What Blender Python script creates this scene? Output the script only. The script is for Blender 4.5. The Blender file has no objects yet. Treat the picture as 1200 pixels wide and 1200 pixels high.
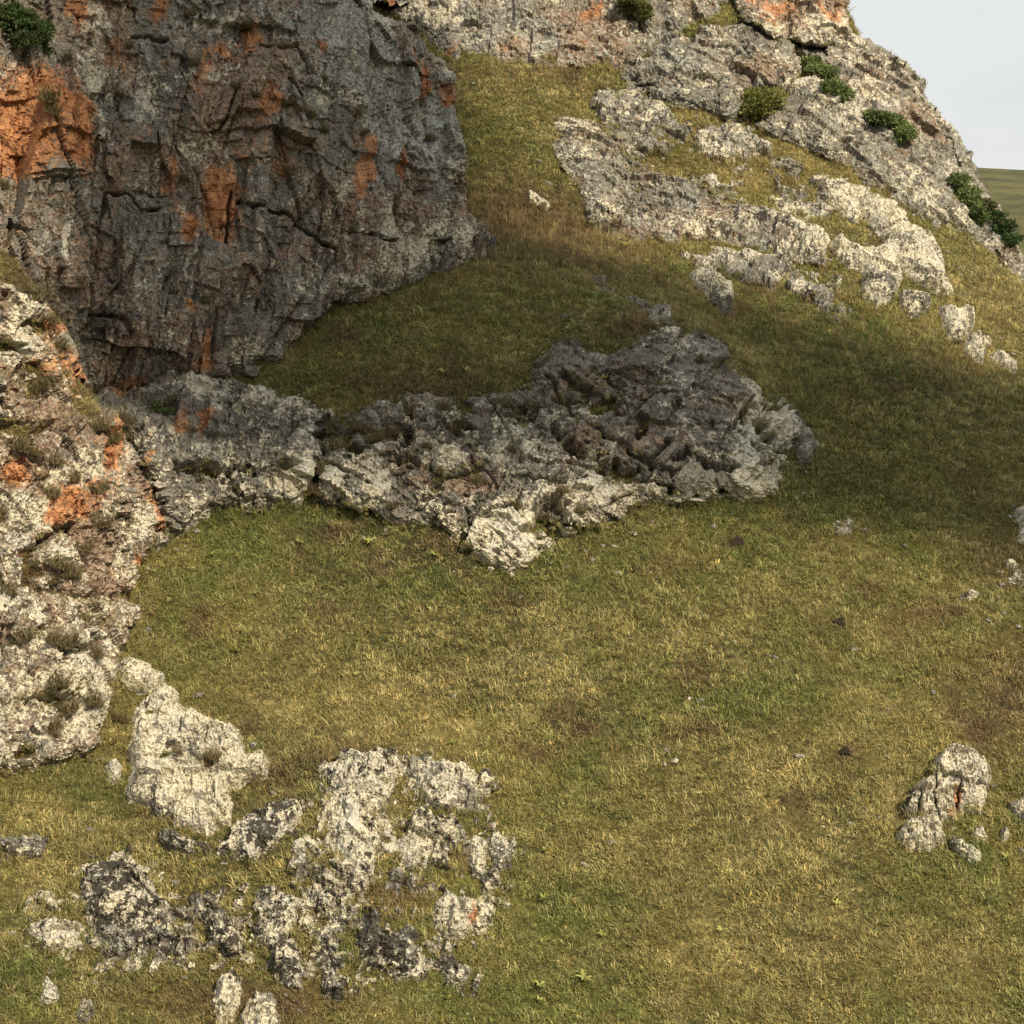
import bpy, math, random
import numpy as np
from mathutils import Vector

rng = np.random.default_rng(7)
random.seed(7)
S = bpy.context.scene
COL = S.collection

# ------------------------------------------------------------------ camera
F = 2239.0                     # focal length in photo pixels (1200 px wide)
PITCH = math.atan(150.0 / F)   # camera looks slightly down
cam = bpy.data.cameras.new('camera')
cam.sensor_fit = 'HORIZONTAL'
cam.angle = 2 * math.atan(600.0 / F)
cam.clip_start = 0.1
cam.clip_end = 6000
camo = bpy.data.objects.new('camera', cam)
COL.objects.link(camo)
camo.location = (0, 0, 0)
camo.rotation_euler = (math.pi / 2 - PITCH, 0, 0)
S.camera = camo

# ------------------------------------------------------------------ light
SUN_AZ = math.radians(30)      # right of straight behind the camera
SUN_EL = math.radians(36)
SD = np.array([math.sin(SUN_AZ) * math.cos(SUN_EL), -math.cos(SUN_AZ) * math.cos(SUN_EL), math.sin(SUN_EL)])
w = bpy.data.worlds.new('World'); S.world = w; w.use_nodes = True
nt = w.node_tree; nt.nodes.clear()
sky = nt.nodes.new('ShaderNodeTexSky'); sky.sky_type = 'NISHITA'; sky.sun_disc = False
sky.sun_elevation = SUN_EL
sky.sun_rotation = math.atan2(SD[0], SD[1])
sky.air_density = 1.0; sky.dust_density = 4.0; sky.ozone_density = 1.0
b1 = nt.nodes.new('ShaderNodeBackground'); b1.inputs['Strength'].default_value = 0.09
nt.links.new(sky.outputs[0], b1.inputs[0])
b2 = nt.nodes.new('ShaderNodeBackground')          # thin even veil of high cloud
tcw = nt.nodes.new('ShaderNodeTexCoord'); nzw = nt.nodes.new('ShaderNodeTexNoise'); nzw.inputs['Scale'].default_value = 3.2; nzw.inputs['Detail'].default_value = 5; nzw.inputs['Roughness'].default_value = 0.5
mpw = nt.nodes.new('ShaderNodeMapping'); mpw.inputs['Scale'].default_value = (1.0, 1.0, 2.6); nt.links.new(tcw.outputs['Generated'], mpw.inputs[0]); nt.links.new(mpw.outputs[0], nzw.inputs['Vector'])
crw = nt.nodes.new('ShaderNodeValToRGB'); crw.color_ramp.elements[0].position = 0.32; crw.color_ramp.elements[0].color = (0.615, 0.628, 0.622, 1); crw.color_ramp.elements[1].position = 0.68; crw.color_ramp.elements[1].color = (0.735, 0.733, 0.705, 1)
nt.links.new(nzw.outputs['Fac'], crw.inputs[0]); nt.links.new(crw.outputs[0], b2.inputs[0]); b2.inputs[1].default_value = 1.0
mx = nt.nodes.new('ShaderNodeMixShader'); mx.inputs[0].default_value = 0.86
nt.links.new(b1.outputs[0], mx.inputs[1]); nt.links.new(b2.outputs[0], mx.inputs[2])
wo = nt.nodes.new('ShaderNodeOutputWorld'); nt.links.new(mx.outputs[0], wo.inputs[0])

sl = bpy.data.lights.new('sun', 'SUN'); sl.energy = 4.5; sl.angle = math.radians(0.55); sl.color = (1.0, 0.87, 0.65)
so = bpy.data.objects.new('sun', sl); COL.objects.link(so)
so.rotation_euler = Vector(SD).to_track_quat('Z', 'Y').to_euler()
so.location = (30, -40, 60)

S.view_settings.view_transform = 'Standard'; S.view_settings.look = 'None'
S.view_settings.exposure = 0.42; S.view_settings.gamma = 1.0; S.view_settings.use_curve_mapping = False
S.cycles.max_bounces = 3; S.cycles.diffuse_bounces = 2; S.cycles.transmission_bounces = 2; S.cycles.transparent_max_bounces = 4
S.cycles.use_adaptive_sampling = True; S.cycles.adaptive_threshold = 0.02

# ------------------------------------------------------------------ maths
SP, CP = math.sin(PITCH), math.cos(PITCH)
def pix_dir(px, py):
    """direction of a photo pixel, scaled so that its y component is 1"""
    cx = (np.asarray(px, float) - 600) / F; cy = (600 - np.asarray(py, float)) / F
    y = CP + cy * SP; z = -SP + cy * CP
    return cx / y, z / y
def P3(px, py, Y):
    a, b = pix_dir(px, py); Y = np.asarray(Y, float)
    return np.stack([a * Y, Y + 0 * a, b * Y], -1)
def proj(P):
    d = P[..., 1] * CP - P[..., 2] * SP
    u = P[..., 1] * SP + P[..., 2] * CP
    return 600 + F * P[..., 0] / d, 600 - F * u / d
M32 = np.uint32
def _h(ix, iy, iz, s):
    h = (ix.astype(np.int64) * 374761393 + iy.astype(np.int64) * 668265263 + iz.astype(np.int64) * 2147483647 * 3 + s * 974711 ) & 0xffffffff
    h = h.astype(np.uint64)
    h = ((h ^ (h >> np.uint64(13))) * np.uint64(1274126177)) & np.uint64(0xffffffff)
    h = ((h ^ (h >> np.uint64(16))) * np.uint64(2246822519)) & np.uint64(0xffffffff)
    h = h ^ (h >> np.uint64(15))
    return h.astype(np.float64) / 4294967296.0
def vnoise(P, s=0):
    P = np.asarray(P, float); i = np.floor(P); f = P - i; f = f * f * (3 - 2 * f); i = i.astype(np.int64)
    r = 0
    for dx in (0, 1):
        wx = f[..., 0] if dx else 1 - f[..., 0]
        for dy in (0, 1):
            wy = f[..., 1] if dy else 1 - f[..., 1]
            for dz in (0, 1):
                wz = f[..., 2] if dz else 1 - f[..., 2]
                r = r + wx * wy * wz * _h(i[..., 0] + dx, i[..., 1] + dy, i[..., 2] + dz, s)
    return r * 2 - 1
def fbm(P, o=4, s=0, g=0.5):
    r = 0; a = 1; t = 0; P = np.asarray(P, float)
    for k in range(o):
        r = r + a * vnoise(P * 2.03 ** k + k * 17.3, s + k); t += a; a *= g
    return r / t
def smooth(a, b, x):
    t = np.clip((x - a) / (b - a), 0, 1); return t * t * (3 - 2 * t)
class TPS:
    def __init__(s, X, v, lam=1e-4):
        s.X = np.asarray(X, float); n = len(X)
        K = s.k(s.X, s.X) + lam * np.eye(n); A = np.zeros((n + 3, n + 3)); Q = np.c_[np.ones(n), s.X]
        A[:n, :n] = K; A[:n, n:] = Q; A[n:, :n] = Q.T
        s.w = np.linalg.solve(A, np.r_[np.asarray(v, float), 0, 0, 0])
    def k(s, a, b):
        r2 = ((a[:, None] - b[None]) ** 2).sum(-1); return 0.5 * r2 * np.log(r2 + 1e-9)
    def __call__(s, x):
        x = np.asarray(x, float); sh = x.shape[:-1]; x = x.reshape(-1, 2); o = np.empty(len(x))
        for a in range(0, len(x), 20000):
            q = x[a:a + 20000]; o[a:a + 20000] = s.k(q, s.X) @ s.w[:-3] + s.w[-3] + q @ s.w[-2:]
        return o.reshape(sh)

# ------------------------------------------------------------------ terrain: distances read off what stands on what
T_GRASS = [(-200,1300,37.5),(600,1300,38.4),(1400,1300,38.4),(-100,1200,38.5),(200,1200,39.3),(600,1200,40),(1000,1200,40),(1350,1200,40),
 (-100,1050,41.5),(150,1050,41.8),(400,1060,41.4),(600,1050,42.5),(900,1050,42.6),(1300,1050,42.6),
 (-100,950,43),(100,950,43.8),(300,950,44),(480,930,44.3),(650,900,45.6),(900,900,45.5),(1300,900,45.5),
 (250,800,47.6),(450,780,48.2),(700,750,48.9),(1000,750,49),(1300,750,49.5),
 (200,680,50.2),(350,640,51.2),(480,640,51.2),(590,690,50.3),(700,640,51.5),(850,620,52.2),(1000,620,52.6),(1300,600,54),
 (970,540,54.5),(1050,500,56),(1200,500,57.5),(960,440,57.5),(1100,450,58.6),(1300,440,60),(880,400,59.2),(820,350,61),
 (700,290,63.2),(620,262,64.8),(570,180,67),(570,90,69.5),(640,180,67),(640,80,70),(1400,400,63)]
T_BACK = [(480,20,71.5),(600,40,71.2),(600,-60,74),(760,60,71.5),(760,-60,75),(860,20,73),(920,-40,75.5),(990,-20,75.8),(995,45,74.5),
 (1060,80,74.5),(1100,130,74),(1140,195,73),(1190,300,70.5),(1235,350,69),(700,150,68.2),(800,150,68.5),(900,150,69),(1000,150,70.5),
 (1070,200,70.5),(1130,270,69.5),(700,250,65.2),(800,250,65.2),(900,250,65.5),(1000,250,66.2),(850,310,62.8),(950,340,61.8),(1050,310,64),
 (1050,380,60.8),(1120,340,64.2),(1200,380,64),(1150,430,60.6)]
T_LEFT = [(-60,340,48.7),(30,350,49.2),(100,470,51),(-60,500,47),(60,520,48.8),(140,560,50),(-60,620,46.2),(60,620,47.6),(150,660,49.8),
 (-60,720,45),(60,720,46.5),(150,740,48.4),(-60,830,44),(60,830,45.2),(130,830,46.4),(-60,900,43.3),(60,900,44.2),(200,880,45.6)]
T_WALL = [(200,500,52.6),(300,500,53.2),(370,500,53.4),(200,620,51.2),(280,590,51.8),(360,585,52)]
T_MID = [(450,530,52.6),(560,560,52),(700,520,53),(800,500,53.6),(900,520,54),(450,470,53.7),(600,455,54.4),(700,410,55.2),(800,395,56),
 (850,410,56.2),(930,490,55.4),(590,680,50.2),(730,610,51.7),(910,590,52.8),(450,605,51.6),(370,590,52)]
T_LEDGE = [(400,440,54.6),(550,420,55.3),(680,380,56.6),(450,370,57),(560,330,58.7),(650,320,59.7),(760,362,58.2),(570,295,60.4),(340,430,54.8),
 (100,455,53.6),(200,445,54.8),(430,352,57.7)]
T_HID = [(0,200,60),(200,200,62),(350,150,65),(460,100,70),(200,-50,70),(460,0,75),(400,-60,76)]
T_CLIFF = [(0,330,50.5),(0,150,51.5),(0,-30,52.5),(90,460,52.8),(90,340,52.4),(90,200,53),(90,0,54),(200,440,53.9),(200,200,54.3),(200,0,55.5),
 (330,430,54.9),(330,200,55.6),(330,0,57),(430,345,57.2),(430,200,57.3),(430,20,58.5),(520,318,59.2),(520,200,59.4),(505,60,60.2),(575,290,60.8),
 (555,240,61.2),(535,120,61.8),(-40,200,51)]
def world_pts(L, push=0.0):
    L = np.array(L, float); return P3(L[:, 0], L[:, 1], L[:, 2] + push)
RIDGE_PX = {(990,-20),(995,45),(1060,80),(1100,130),(1140,195),(1190,300),(1235,350),(920,-40)}
def ridge_pt(q): return (q[0], q[1]) in RIDGE_PX
pts = [world_pts(T_GRASS), world_pts([q for q in T_BACK if not ridge_pt(q)], 0.45), world_pts([q for q in T_BACK if ridge_pt(q)], 1.6) + [0, 0, -0.9], world_pts(T_LEFT, 0.25), world_pts(T_WALL, 0.3), world_pts(T_MID, 0.35), world_pts(T_LEDGE), world_pts(T_HID)]
ridge = world_pts([(995,45,74.5),(1060,80,74.5),(1140,195,73),(1190,300,70.5),(1235,350,69)])
pts += [ridge + [2.5, 3.5, -4.5], ridge + [7, 6, -11]]
pts += [np.array([(0,0,-1.7),(-25,0,-2.2),(25,0,-2.6),(0,7,-5.4),(-22,8,-6),(22,8,-6.5),(0,20,-14.5),(-25,20,-14),(25,20,-15),(0,30,-18.5),
   (-30,30,-16.5),(30,30,-19),(-12,90,22),(10,92,20),(-32,70,14),(-32,55,5),(36,55,-9),(36,40,-15),(40,75,-7),(30,95,2),(-32,95,24),(-34,42,-8)], float)]
pts = np.concatenate(pts)
tps = TPS(pts[:, :2], pts[:, 2], lam=0.02)
def far_h(x, y):
    r = np.sqrt(x * x + y * y)
    a = -24 + 68.7 * smooth(190, 395, y + 0.12 * x) * (0.9 + 0.1 * np.cos((x - 130) / 260.0)) + 26 * smooth(-60, -420, x)
    a = a + 30 * smooth(-60, -500, y) + 6 * fbm(np.stack([x / 90, y / 90, 0 * x], -1), 3, 31)
    return a
def height(x, y):
    x = np.asarray(x, float); y = np.asarray(y, float)
    dx = np.maximum(np.abs(x - 2) - 34, 0); dy = np.maximum(np.maximum(y - 96, -y - 6), 0)
    wgt = 1 - smooth(0, 45, np.sqrt(dx * dx + dy * dy))
    z = far_h(x, y); m = wgt > 0
    if m.any():
        q = np.stack([x[m], y[m]], -1)
        loc = tps(q)
        loc += 0.10 * fbm(np.c_[q / 1.3, 0 * q[:, 0]], 3, 11) + 0.16 * fbm(np.c_[q / 4.2, 0 * q[:, 0]], 2, 15)
        z[m] = z[m] * (1 - wgt[m]) + loc * wgt[m]
    return z
def axis(lo, hi, st, far_lo, far_hi):
    a = list(np.arange(lo, hi + 1e-6, st)); d = st
    while a[-1] < far_hi: d *= 1.22; a.append(a[-1] + d)
    d = st
    while a[0] > far_lo: d *= 1.22; a.insert(0, a[0] - d)
    return np.array(a)
GX = axis(-24, 27, 0.25, -1500, 1500); GY = axis(34, 82, 0.25, -900, 1700)
XX, YY = np.meshgrid(GX, GY)
HH = height(XX.ravel(), YY.ravel()).reshape(XX.shape)
def hgrid(x, y):
    i = np.clip(np.searchsorted(GX, x) - 1, 0, len(GX) - 2); j = np.clip(np.searchsorted(GY, y) - 1, 0, len(GY) - 2)
    fx = (x - GX[i]) / (GX[i + 1] - GX[i]); fy = (y - GY[j]) / (GY[j + 1] - GY[j])
    return (HH[j, i] * (1 - fx) + HH[j, i + 1] * fx) * (1 - fy) + (HH[j + 1, i] * (1 - fx) + HH[j + 1, i + 1] * fx) * fy
def terrain_normal(x, y, e=0.3):
    n = np.stack([-(hgrid(x + e, y) - hgrid(x - e, y)) / (2 * e), -(hgrid(x, y + e) - hgrid(x, y - e)) / (2 * e), np.ones_like(x)], -1)
    return n / np.linalg.norm(n, axis=-1, keepdims=True)
# distance to the ground along photo rays
DS = 4
dpx = np.arange(-80, 1281, DS); dpy = np.arange(-80, 1281, DS)
DX, DY = np.meshgrid(dpx, dpy)
ra, rb = pix_dir(DX, DY)
DEP = np.full(DX.shape, np.nan); prev = None; Yp = None
for Yc in np.arange(30, 100, 0.2):
    d = rb * Yc - hgrid(ra * Yc, np.full(ra.shape, Yc))
    if prev is not None:
        hit = np.isnan(DEP) & (d <= 0) & (prev > 0)
        DEP[hit] = (Yp + 0.2 * prev / (prev - d + 1e-12))[hit]
    prev = d; Yp = Yc
DEP = np.where(np.isnan(DEP), 78.0, DEP)
def tdepth(px, py):
    x = np.clip((np.asarray(px, float) - dpx[0]) / DS, 0, len(dpx) - 1.001); y = np.clip((np.asarray(py, float) - dpy[0]) / DS, 0, len(dpy) - 1.001)
    i = x.astype(int); j = y.astype(int); fx = x - i; fy = y - j
    return (DEP[j, i] * (1 - fx) + DEP[j, i + 1] * fx) * (1 - fy) + (DEP[j + 1, i] * (1 - fx) + DEP[j + 1, i + 1] * fx) * fy
def on_ground(px, py):
    Y = float(tdepth(px, py)); p = P3(px, py, Y); return np.array([p[0], p[1], float(hgrid(p[0:1], p[1:2])[0])])

# ------------------------------------------------------------------ materials
def mat(name, rough=0.9):
    m = bpy.data.materials.new(name); m.use_nodes = True; n = m.node_tree; n.nodes.clear()
    o = n.nodes.new('ShaderNodeOutputMaterial'); p = n.nodes.new('ShaderNodeBsdfPrincipled'); n.links.new(p.outputs[0], o.inputs[0])
    p.inputs['Roughness'].default_value = rough; p.inputs['Specular IOR Level'].default_value = 0.15
    return m, n, p
class N:
    def __init__(s, nt): s.t = nt
    def L(s, a, b): s.t.links.new(a, b)
    def new(s, k, **kw):
        n = s.t.nodes.new('ShaderNode' + k)
        for a, v in kw.items(): setattr(n, a, v)
        return n
    def noise(s, vec, scale, detail=6, rough=0.6, dist=0.0):
        n = s.new('TexNoise'); n.inputs['Scale'].default_value = scale; n.inputs['Detail'].default_value = detail
        n.inputs['Roughness'].default_value = rough; n.inputs['Distortion'].default_value = dist; s.L(vec, n.inputs['Vector']); return n.outputs['Fac']
    def m(s, op, a, b=0.0, c=0.0):
        n = s.new('Math', operation=op)
        for i, v in enumerate((a, b, c)):
            if isinstance(v, (int, float)): n.inputs[i].default_value = v
            else: s.L(v, n.inputs[i])
        return n.outputs[0]
    def step(s, x, lo, hi):
        n = s.new('MapRange', interpolation_type='SMOOTHSTEP')
        for k, v in ((0, x), (1, lo), (2, hi)):
            if isinstance(v, (int, float)): n.inputs[k].default_value = v
            else: s.L(v, n.inputs[k])
        return n.outputs[0]
    def mix(s, f, a, b, mode='MIX'):
        n = s.new('Mix', data_type='RGBA', blend_type=mode)
        for k, v in ((0, f), (6, a), (7, b)):
            if isinstance(v, (int, float)): n.inputs[k].default_value = v
            elif isinstance(v, tuple): n.inputs[k].default_value = (*v, 1)
            else: s.L(v, n.inputs[k])
        return n.outputs[2]

def rock_material():
    m, nt, p = mat('lichen_rock', 0.93); g = N(nt)
    pos = g.new('NewGeometry').outputs['Position']
    a1 = g.new('Attribute', attribute_name='mask'); a2 = g.new('Attribute', attribute_name='mask2')
    s1 = g.new('SeparateColor'); g.L(a1.outputs['Color'], s1.inputs[0]); s2 = g.new('SeparateColor'); g.L(a2.outputs['Color'], s2.inputs[0])
    white, orange, black = s1.outputs; red, pale, moss = s2.outputs
    nA = g.noise(pos, 1.0, 4, 0.62, 0.4); nB = g.noise(pos, 3.4, 3.5, 0.70, 0.5); nC = g.noise(pos, 11.0, 2, 0.68)
    sh1 = g.new('VectorMath', operation='ADD'); g.L(pos, sh1.inputs[0]); sh1.inputs[1].default_value = (13.1, 5.2, 9.7)
    nD = g.noise(sh1.outputs[0], 2.3, 4, 0.70, 0.6); nE = g.noise(sh1.outputs[0], 6.5, 2.5, 0.68, 0.3)
    def cover(n, amount, soft, a=0.74, k=0.42):
        thr = g.m('MULTIPLY_ADD', amount, -k, a); return g.step(n, thr, g.m('ADD', thr, soft))
    base = g.mix(g.step(nA, 0.35, 0.65), (0.10, 0.092, 0.078), (0.25, 0.222, 0.178))
    base = g.mix(g.step(nC, 0.40, 0.62), base, (0.18, 0.168, 0.143))
    rb_ = g.mix(g.step(nE, 0.35, 0.65), (0.145, 0.102, 0.072), (0.34, 0.245, 0.172))
    base = g.mix(cover(nD, red, 0.16, 0.68, 0.40), base, rb_)
    greyc = g.mix(g.step(nC, 0.35, 0.65), (0.195, 0.198, 0.178), (0.40, 0.392, 0.335))
    base = g.mix(cover(nE, pale, 0.12), base, greyc)
    nw = g.m('ADD', g.m('MULTIPLY', nB, 0.50), g.m('ADD', g.m('MULTIPLY', nD, 0.22), g.m('MULTIPLY', nC, 0.28)))
    fw = cover(nw, white, 0.07)
    cream = g.mix(g.step(nC, 0.36, 0.64), (0.36, 0.325, 0.25), (0.64, 0.585, 0.44))
    cream = g.mix(g.step(nA, 0.45, 0.68), cream, (0.50, 0.475, 0.40))
    base = g.mix(fw, base, cream)
    no = g.m('ADD', g.m('MULTIPLY', nD, 0.24), g.m('ADD', g.m('MULTIPLY', nE, 0.34), g.m('MULTIPLY', nC, 0.42)))
    fo = cover(no, orange, 0.10)
    oc = g.mix(g.step(nB, 0.35, 0.65), (0.31, 0.12, 0.05), (0.57, 0.26, 0.10))
    base = g.mix(g.m('MULTIPLY', fo, 0.82), base, oc)
    nF = g.noise(sh1.outputs[0], 4.1, 3, 0.66, 0.4)
    nb = g.m('ADD', g.m('MULTIPLY', nF, 0.85), g.m('MULTIPLY', nC, 0.15))
    base = g.mix(cover(nb, black, 0.05), base, (0.065, 0.058, 0.046))
    base = g.mix(cover(nB, moss, 0.08), base, g.mix(nC, (0.075, 0.075, 0.022), (0.18, 0.16, 0.06)))
    g.L(base, p.inputs['Base Color'])
    bh = g.m('ADD', g.m('MULTIPLY', nC, 0.10), g.m('ADD', g.m('MULTIPLY', nE, 0.14), g.m('MULTIPLY', fw, 0.012)))
    bp = g.new('Bump'); bp.inputs['Strength'].default_value = 1.0; bp.inputs['Distance'].default_value = 1.0; g.L(bh, bp.inputs['Height'])
    g.L(bp.outputs[0], p.inputs['Normal'])
    return m
ROCK = rock_material()

def leaf_material(name, src='INSTANCER', attr='tint', trans=0.25, vary=False):
    m, nt, p = mat(name, 0.75); g = N(nt)
    a = g.new('Attribute', attribute_name=attr, attribute_type=src)
    c = a.outputs['Color']
    if vary: c = g.mix(1.0, c, g.new('Attribute', attribute_name='vary').outputs['Color'], 'MULTIPLY')
    g.L(c, p.inputs['Base Color']); p.inputs['Specular IOR Level'].default_value = 0.2
    t = g.new('BsdfTranslucent'); g.L(c, t.inputs[0])
    mx = g.new('MixShader'); mx.inputs[0].default_value = trans; g.L(p.outputs[0], mx.inputs[1]); g.L(t.outputs[0], mx.inputs[2])
    out = [n for n in nt.nodes if n.type == 'OUTPUT_MATERIAL'][0]; g.L(mx.outputs[0], out.inputs[0])
    return m
GRASS = leaf_material('grass_blades', vary=True)
LEAF = leaf_material('shrub_leaves', 'GEOMETRY', 'tint', 0.2)

def ground_material():
    m, nt, p = mat('turf', 0.95); g = N(nt)
    pos = g.new('NewGeometry').outputs['Position']
    a = g.new('Attribute', attribute_name='tint').outputs['Color']
    n1 = g.noise(pos, 9.0, 3, 0.7)
    c = g.mix(g.step(n1, 0.35, 0.65), (0.35, 0.33, 0.30), (1.0, 1.0, 1.0))
    c = g.mix(1.0, a, c, 'MULTIPLY')
    n2 = g.noise(pos, 0.11, 7, 0.62, 0.4); c = g.mix(1.0, c, g.mix(g.step(n2, 0.32, 0.66), (0.55, 0.60, 0.60), (1.35, 1.25, 1.05)), 'MULTIPLY')
    g.L(c, p.inputs['Base Color'])
    bp = g.new('Bump'); bp.inputs['Strength'].default_value = 0.6; bp.inputs['Distance'].default_value = 0.15; g.L(n1, bp.inputs['Height']); g.L(bp.outputs[0], p.inputs['Normal'])
    return m
TURF = ground_material()
def plain(name, c, rough=0.8):
    m, nt, p = mat(name, rough); g = N(nt)
    pos = g.new('NewGeometry').outputs['Position']
    n = g.noise(pos, 30, 3, 0.6)
    g.L(g.mix(n, tuple(v * 0.6 for v in c), tuple(min(1, v * 1.3) for v in c)), p.inputs['Base Color']); return m
TWIG = plain('dry_twig', (0.12, 0.085, 0.055))
# ------------------------------------------------------------------ object helpers
def put(o, parent=None, label=None, cat=None, group=None, kind=None):
    COL.objects.link(o)
    if parent is not None: o.parent = parent
    if label: o['label'] = label
    if cat: o['category'] = cat
    if group: o['group'] = group
    if kind: o['kind'] = kind
    return o
def mesh(name, V, Fc, material, smooth_=False, attrs=None):
    me = bpy.data.meshes.new(name); V = np.asarray(V, float)
    if isinstance(Fc, np.ndarray) and Fc.ndim == 2:
        k = Fc.shape[1]; nf = len(Fc)
        me.vertices.add(len(V)); me.vertices.foreach_set('co', V.ravel())
        me.loops.add(nf * k); me.loops.foreach_set('vertex_index', Fc.ravel().astype(np.int32))
        me.polygons.add(nf); me.polygons.foreach_set('loop_start', np.arange(0, nf * k, k, dtype=np.int32))
        me.update(calc_edges=True); me.validate()
    else:
        me.from_pydata(V.tolist(), [], [list(map(int, f)) for f in Fc]); me.update()
    for nme, arr in (attrs or {}).items():
        arr = np.asarray(arr, float)
        if arr.ndim == 2:
            at = me.attributes.new(nme, 'FLOAT_COLOR', 'POINT'); at.data.foreach_set('color', np.c_[arr[:, :3], np.ones(len(arr))].ravel())
        else:
            at = me.attributes.new(nme, 'FLOAT', 'POINT'); at.data.foreach_set('value', arr)
    me.polygons.foreach_set('use_smooth', np.full(len(me.polygons), smooth_))
    if material: me.materials.append(material)
    return me
def empty(name, loc, **kw):
    o = bpy.data.objects.new(name, None); o.empty_display_size = 0.3; o.location = loc
    return put(o, **kw)

# ------------------------------------------------------------------ grass colour over the hillside (own colour of the turf)
BLOBS = []   # (px, py, rx, ry, kind, strength)
def B(k, s, *a):
    for q in a: BLOBS.append((*q, k, s))
B('green', 0.8, (280,620,110,50),(350,630,120,40),(230,700,80,90),(420,390,90,40),(360,440,60,50),(700,680,120,60),(850,560,150,50),(960,460,100,60),
  (760,800,60,30),(900,820,120,30),(660,940,110,40),(700,1080,150,80),(560,1160,180,40),(480,1120,60,30),(1190,1020,60,40),(90,925,60,30),(610,300,60,20),(40,1160,60,30),(1050,560,90,50))
B('dry', 0.9, (560,90,60,20),(640,100,110,25),(470,850,120,45),(360,840,90,30),(620,790,120,40),(950,960,220,60),(800,1000,160,50),(1080,850,160,40),(1160,360,60,50),
  (900,430,60,20),(700,290,90,30),(880,200,80,30),(950,1100,260,70),(60,960,70,30),(40,1010,40,20),(1000,210,60,30),(440,810,120,40),(760,740,120,50))
B('brown', 0.9, (680,855,18,9),(640,880,22,9),(820,860,25,8),(1020,690,20,7),(600,250,60,40),(660,270,60,35),(270,900,50,16),(330,905,30,20),(70,830,30,40),(420,890,60,14),
  (480,1040,20,20),(860,635,10,7),(1100,720,30,14),(520,455,60,16),(300,1170,120,25),(220,940,60,14),(990,880,9,12),(740,385,50,14),(380,620,36,10))
B('dry', 0.9, (760,140,90,40),(880,200,110,50),(980,240,60,40),(1150,360,60,60),(640,90,80,20))
B('brown', 0.5, (1180,820,40,80),(1180,650,40,50),(60,480,90,120),(60,640,90,90),(40,800,90,90))
B('dry', 0.7, (40,560,110,130),(60,760,110,90),(430,1000,170,90),(150,1040,160,90))
BL = np.array([(b[0], b[1], b[2], b[3], {'green': 0, 'dry': 1, 'brown': 2}[b[4]], b[5]) for b in BLOBS])
C_GREEN = np.array([0.152, 0.178, 0.054]); C_OLIVE = np.array([0.256, 0.226, 0.085]); C_STRAW = np.array([0.47, 0.395, 0.180]); C_BROWN = np.array([0.155, 0.098, 0.062])
def grass_tint(P, jitter=None):
    px, py = proj(P); nn = len(P)
    big = fbm(P / 3.5, 3, 51); mid = fbm(P / 0.9, 3, 57); sm = fbm(P / 0.3, 2, 63)
    wx = px + 25 * fbm(P / 1.2, 2, 71); wy = py + 14 * fbm(P / 1.2, 2, 77)
    k = [np.zeros(nn), np.zeros(nn), np.zeros(nn)]
    for b in BL:
        e = np.exp(-(((wx - b[0]) / b[2]) ** 2 + ((wy - b[1]) / b[3]) ** 2) * 0.9)
        k[int(b[4])] = np.maximum(k[int(b[4])], e * b[5])
    far = smooth(40, 120, P[:, 1] - 75)
    j = jitter if jitter is not None else 0
    gr = np.clip(0.30 + 0.75 * mid + 0.5 * big + 0.45 * k[0] - 0.45 * k[1] + 0.35 * sm + 0.55 * j, 0, 1)[:, None]
    st = np.clip(-0.10 + 0.6 * fbm(P / 0.7, 3, 83) + 0.4 * k[1] - 0.25 * k[0] + 0.8 * j * j + 0.3 * sm, 0, 1)[:, None]
    br = np.clip(0.85 * k[2] + np.clip(fbm(P / 1.6, 3, 91) * 1.4 - 0.38, 0, 0.6), 0, 0.8)[:, None]
    c = C_OLIVE * (1 - gr) + C_GREEN * gr
    c = c * (1 - st) + C_STRAW * st
    c = c * (1 - br) + C_BROWN * br
    return 1.12 * c * (1 + 0.22 * sm[:, None])

# ------------------------------------------------------------------ ground sheet
gv = np.stack([XX, YY, HH], -1).reshape(-1, 3)
nx, ny = len(GX), len(GY)
jj, ii = np.meshgrid(np.arange(ny - 1), np.arange(nx - 1), indexing='ij')
i0 = (jj * nx + ii).ravel(); gf = np.stack([i0, i0 + 1, i0 + nx + 1, i0 + nx], 1)
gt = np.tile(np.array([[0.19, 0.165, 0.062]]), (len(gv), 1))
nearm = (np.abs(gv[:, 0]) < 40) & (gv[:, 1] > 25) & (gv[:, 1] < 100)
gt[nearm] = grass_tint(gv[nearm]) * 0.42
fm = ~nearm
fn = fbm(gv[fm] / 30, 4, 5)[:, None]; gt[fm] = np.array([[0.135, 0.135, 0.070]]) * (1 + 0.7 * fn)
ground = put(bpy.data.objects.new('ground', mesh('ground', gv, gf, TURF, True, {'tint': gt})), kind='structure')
ground['label'] = 'grassy hillside with short olive and straw coloured turf'

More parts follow.
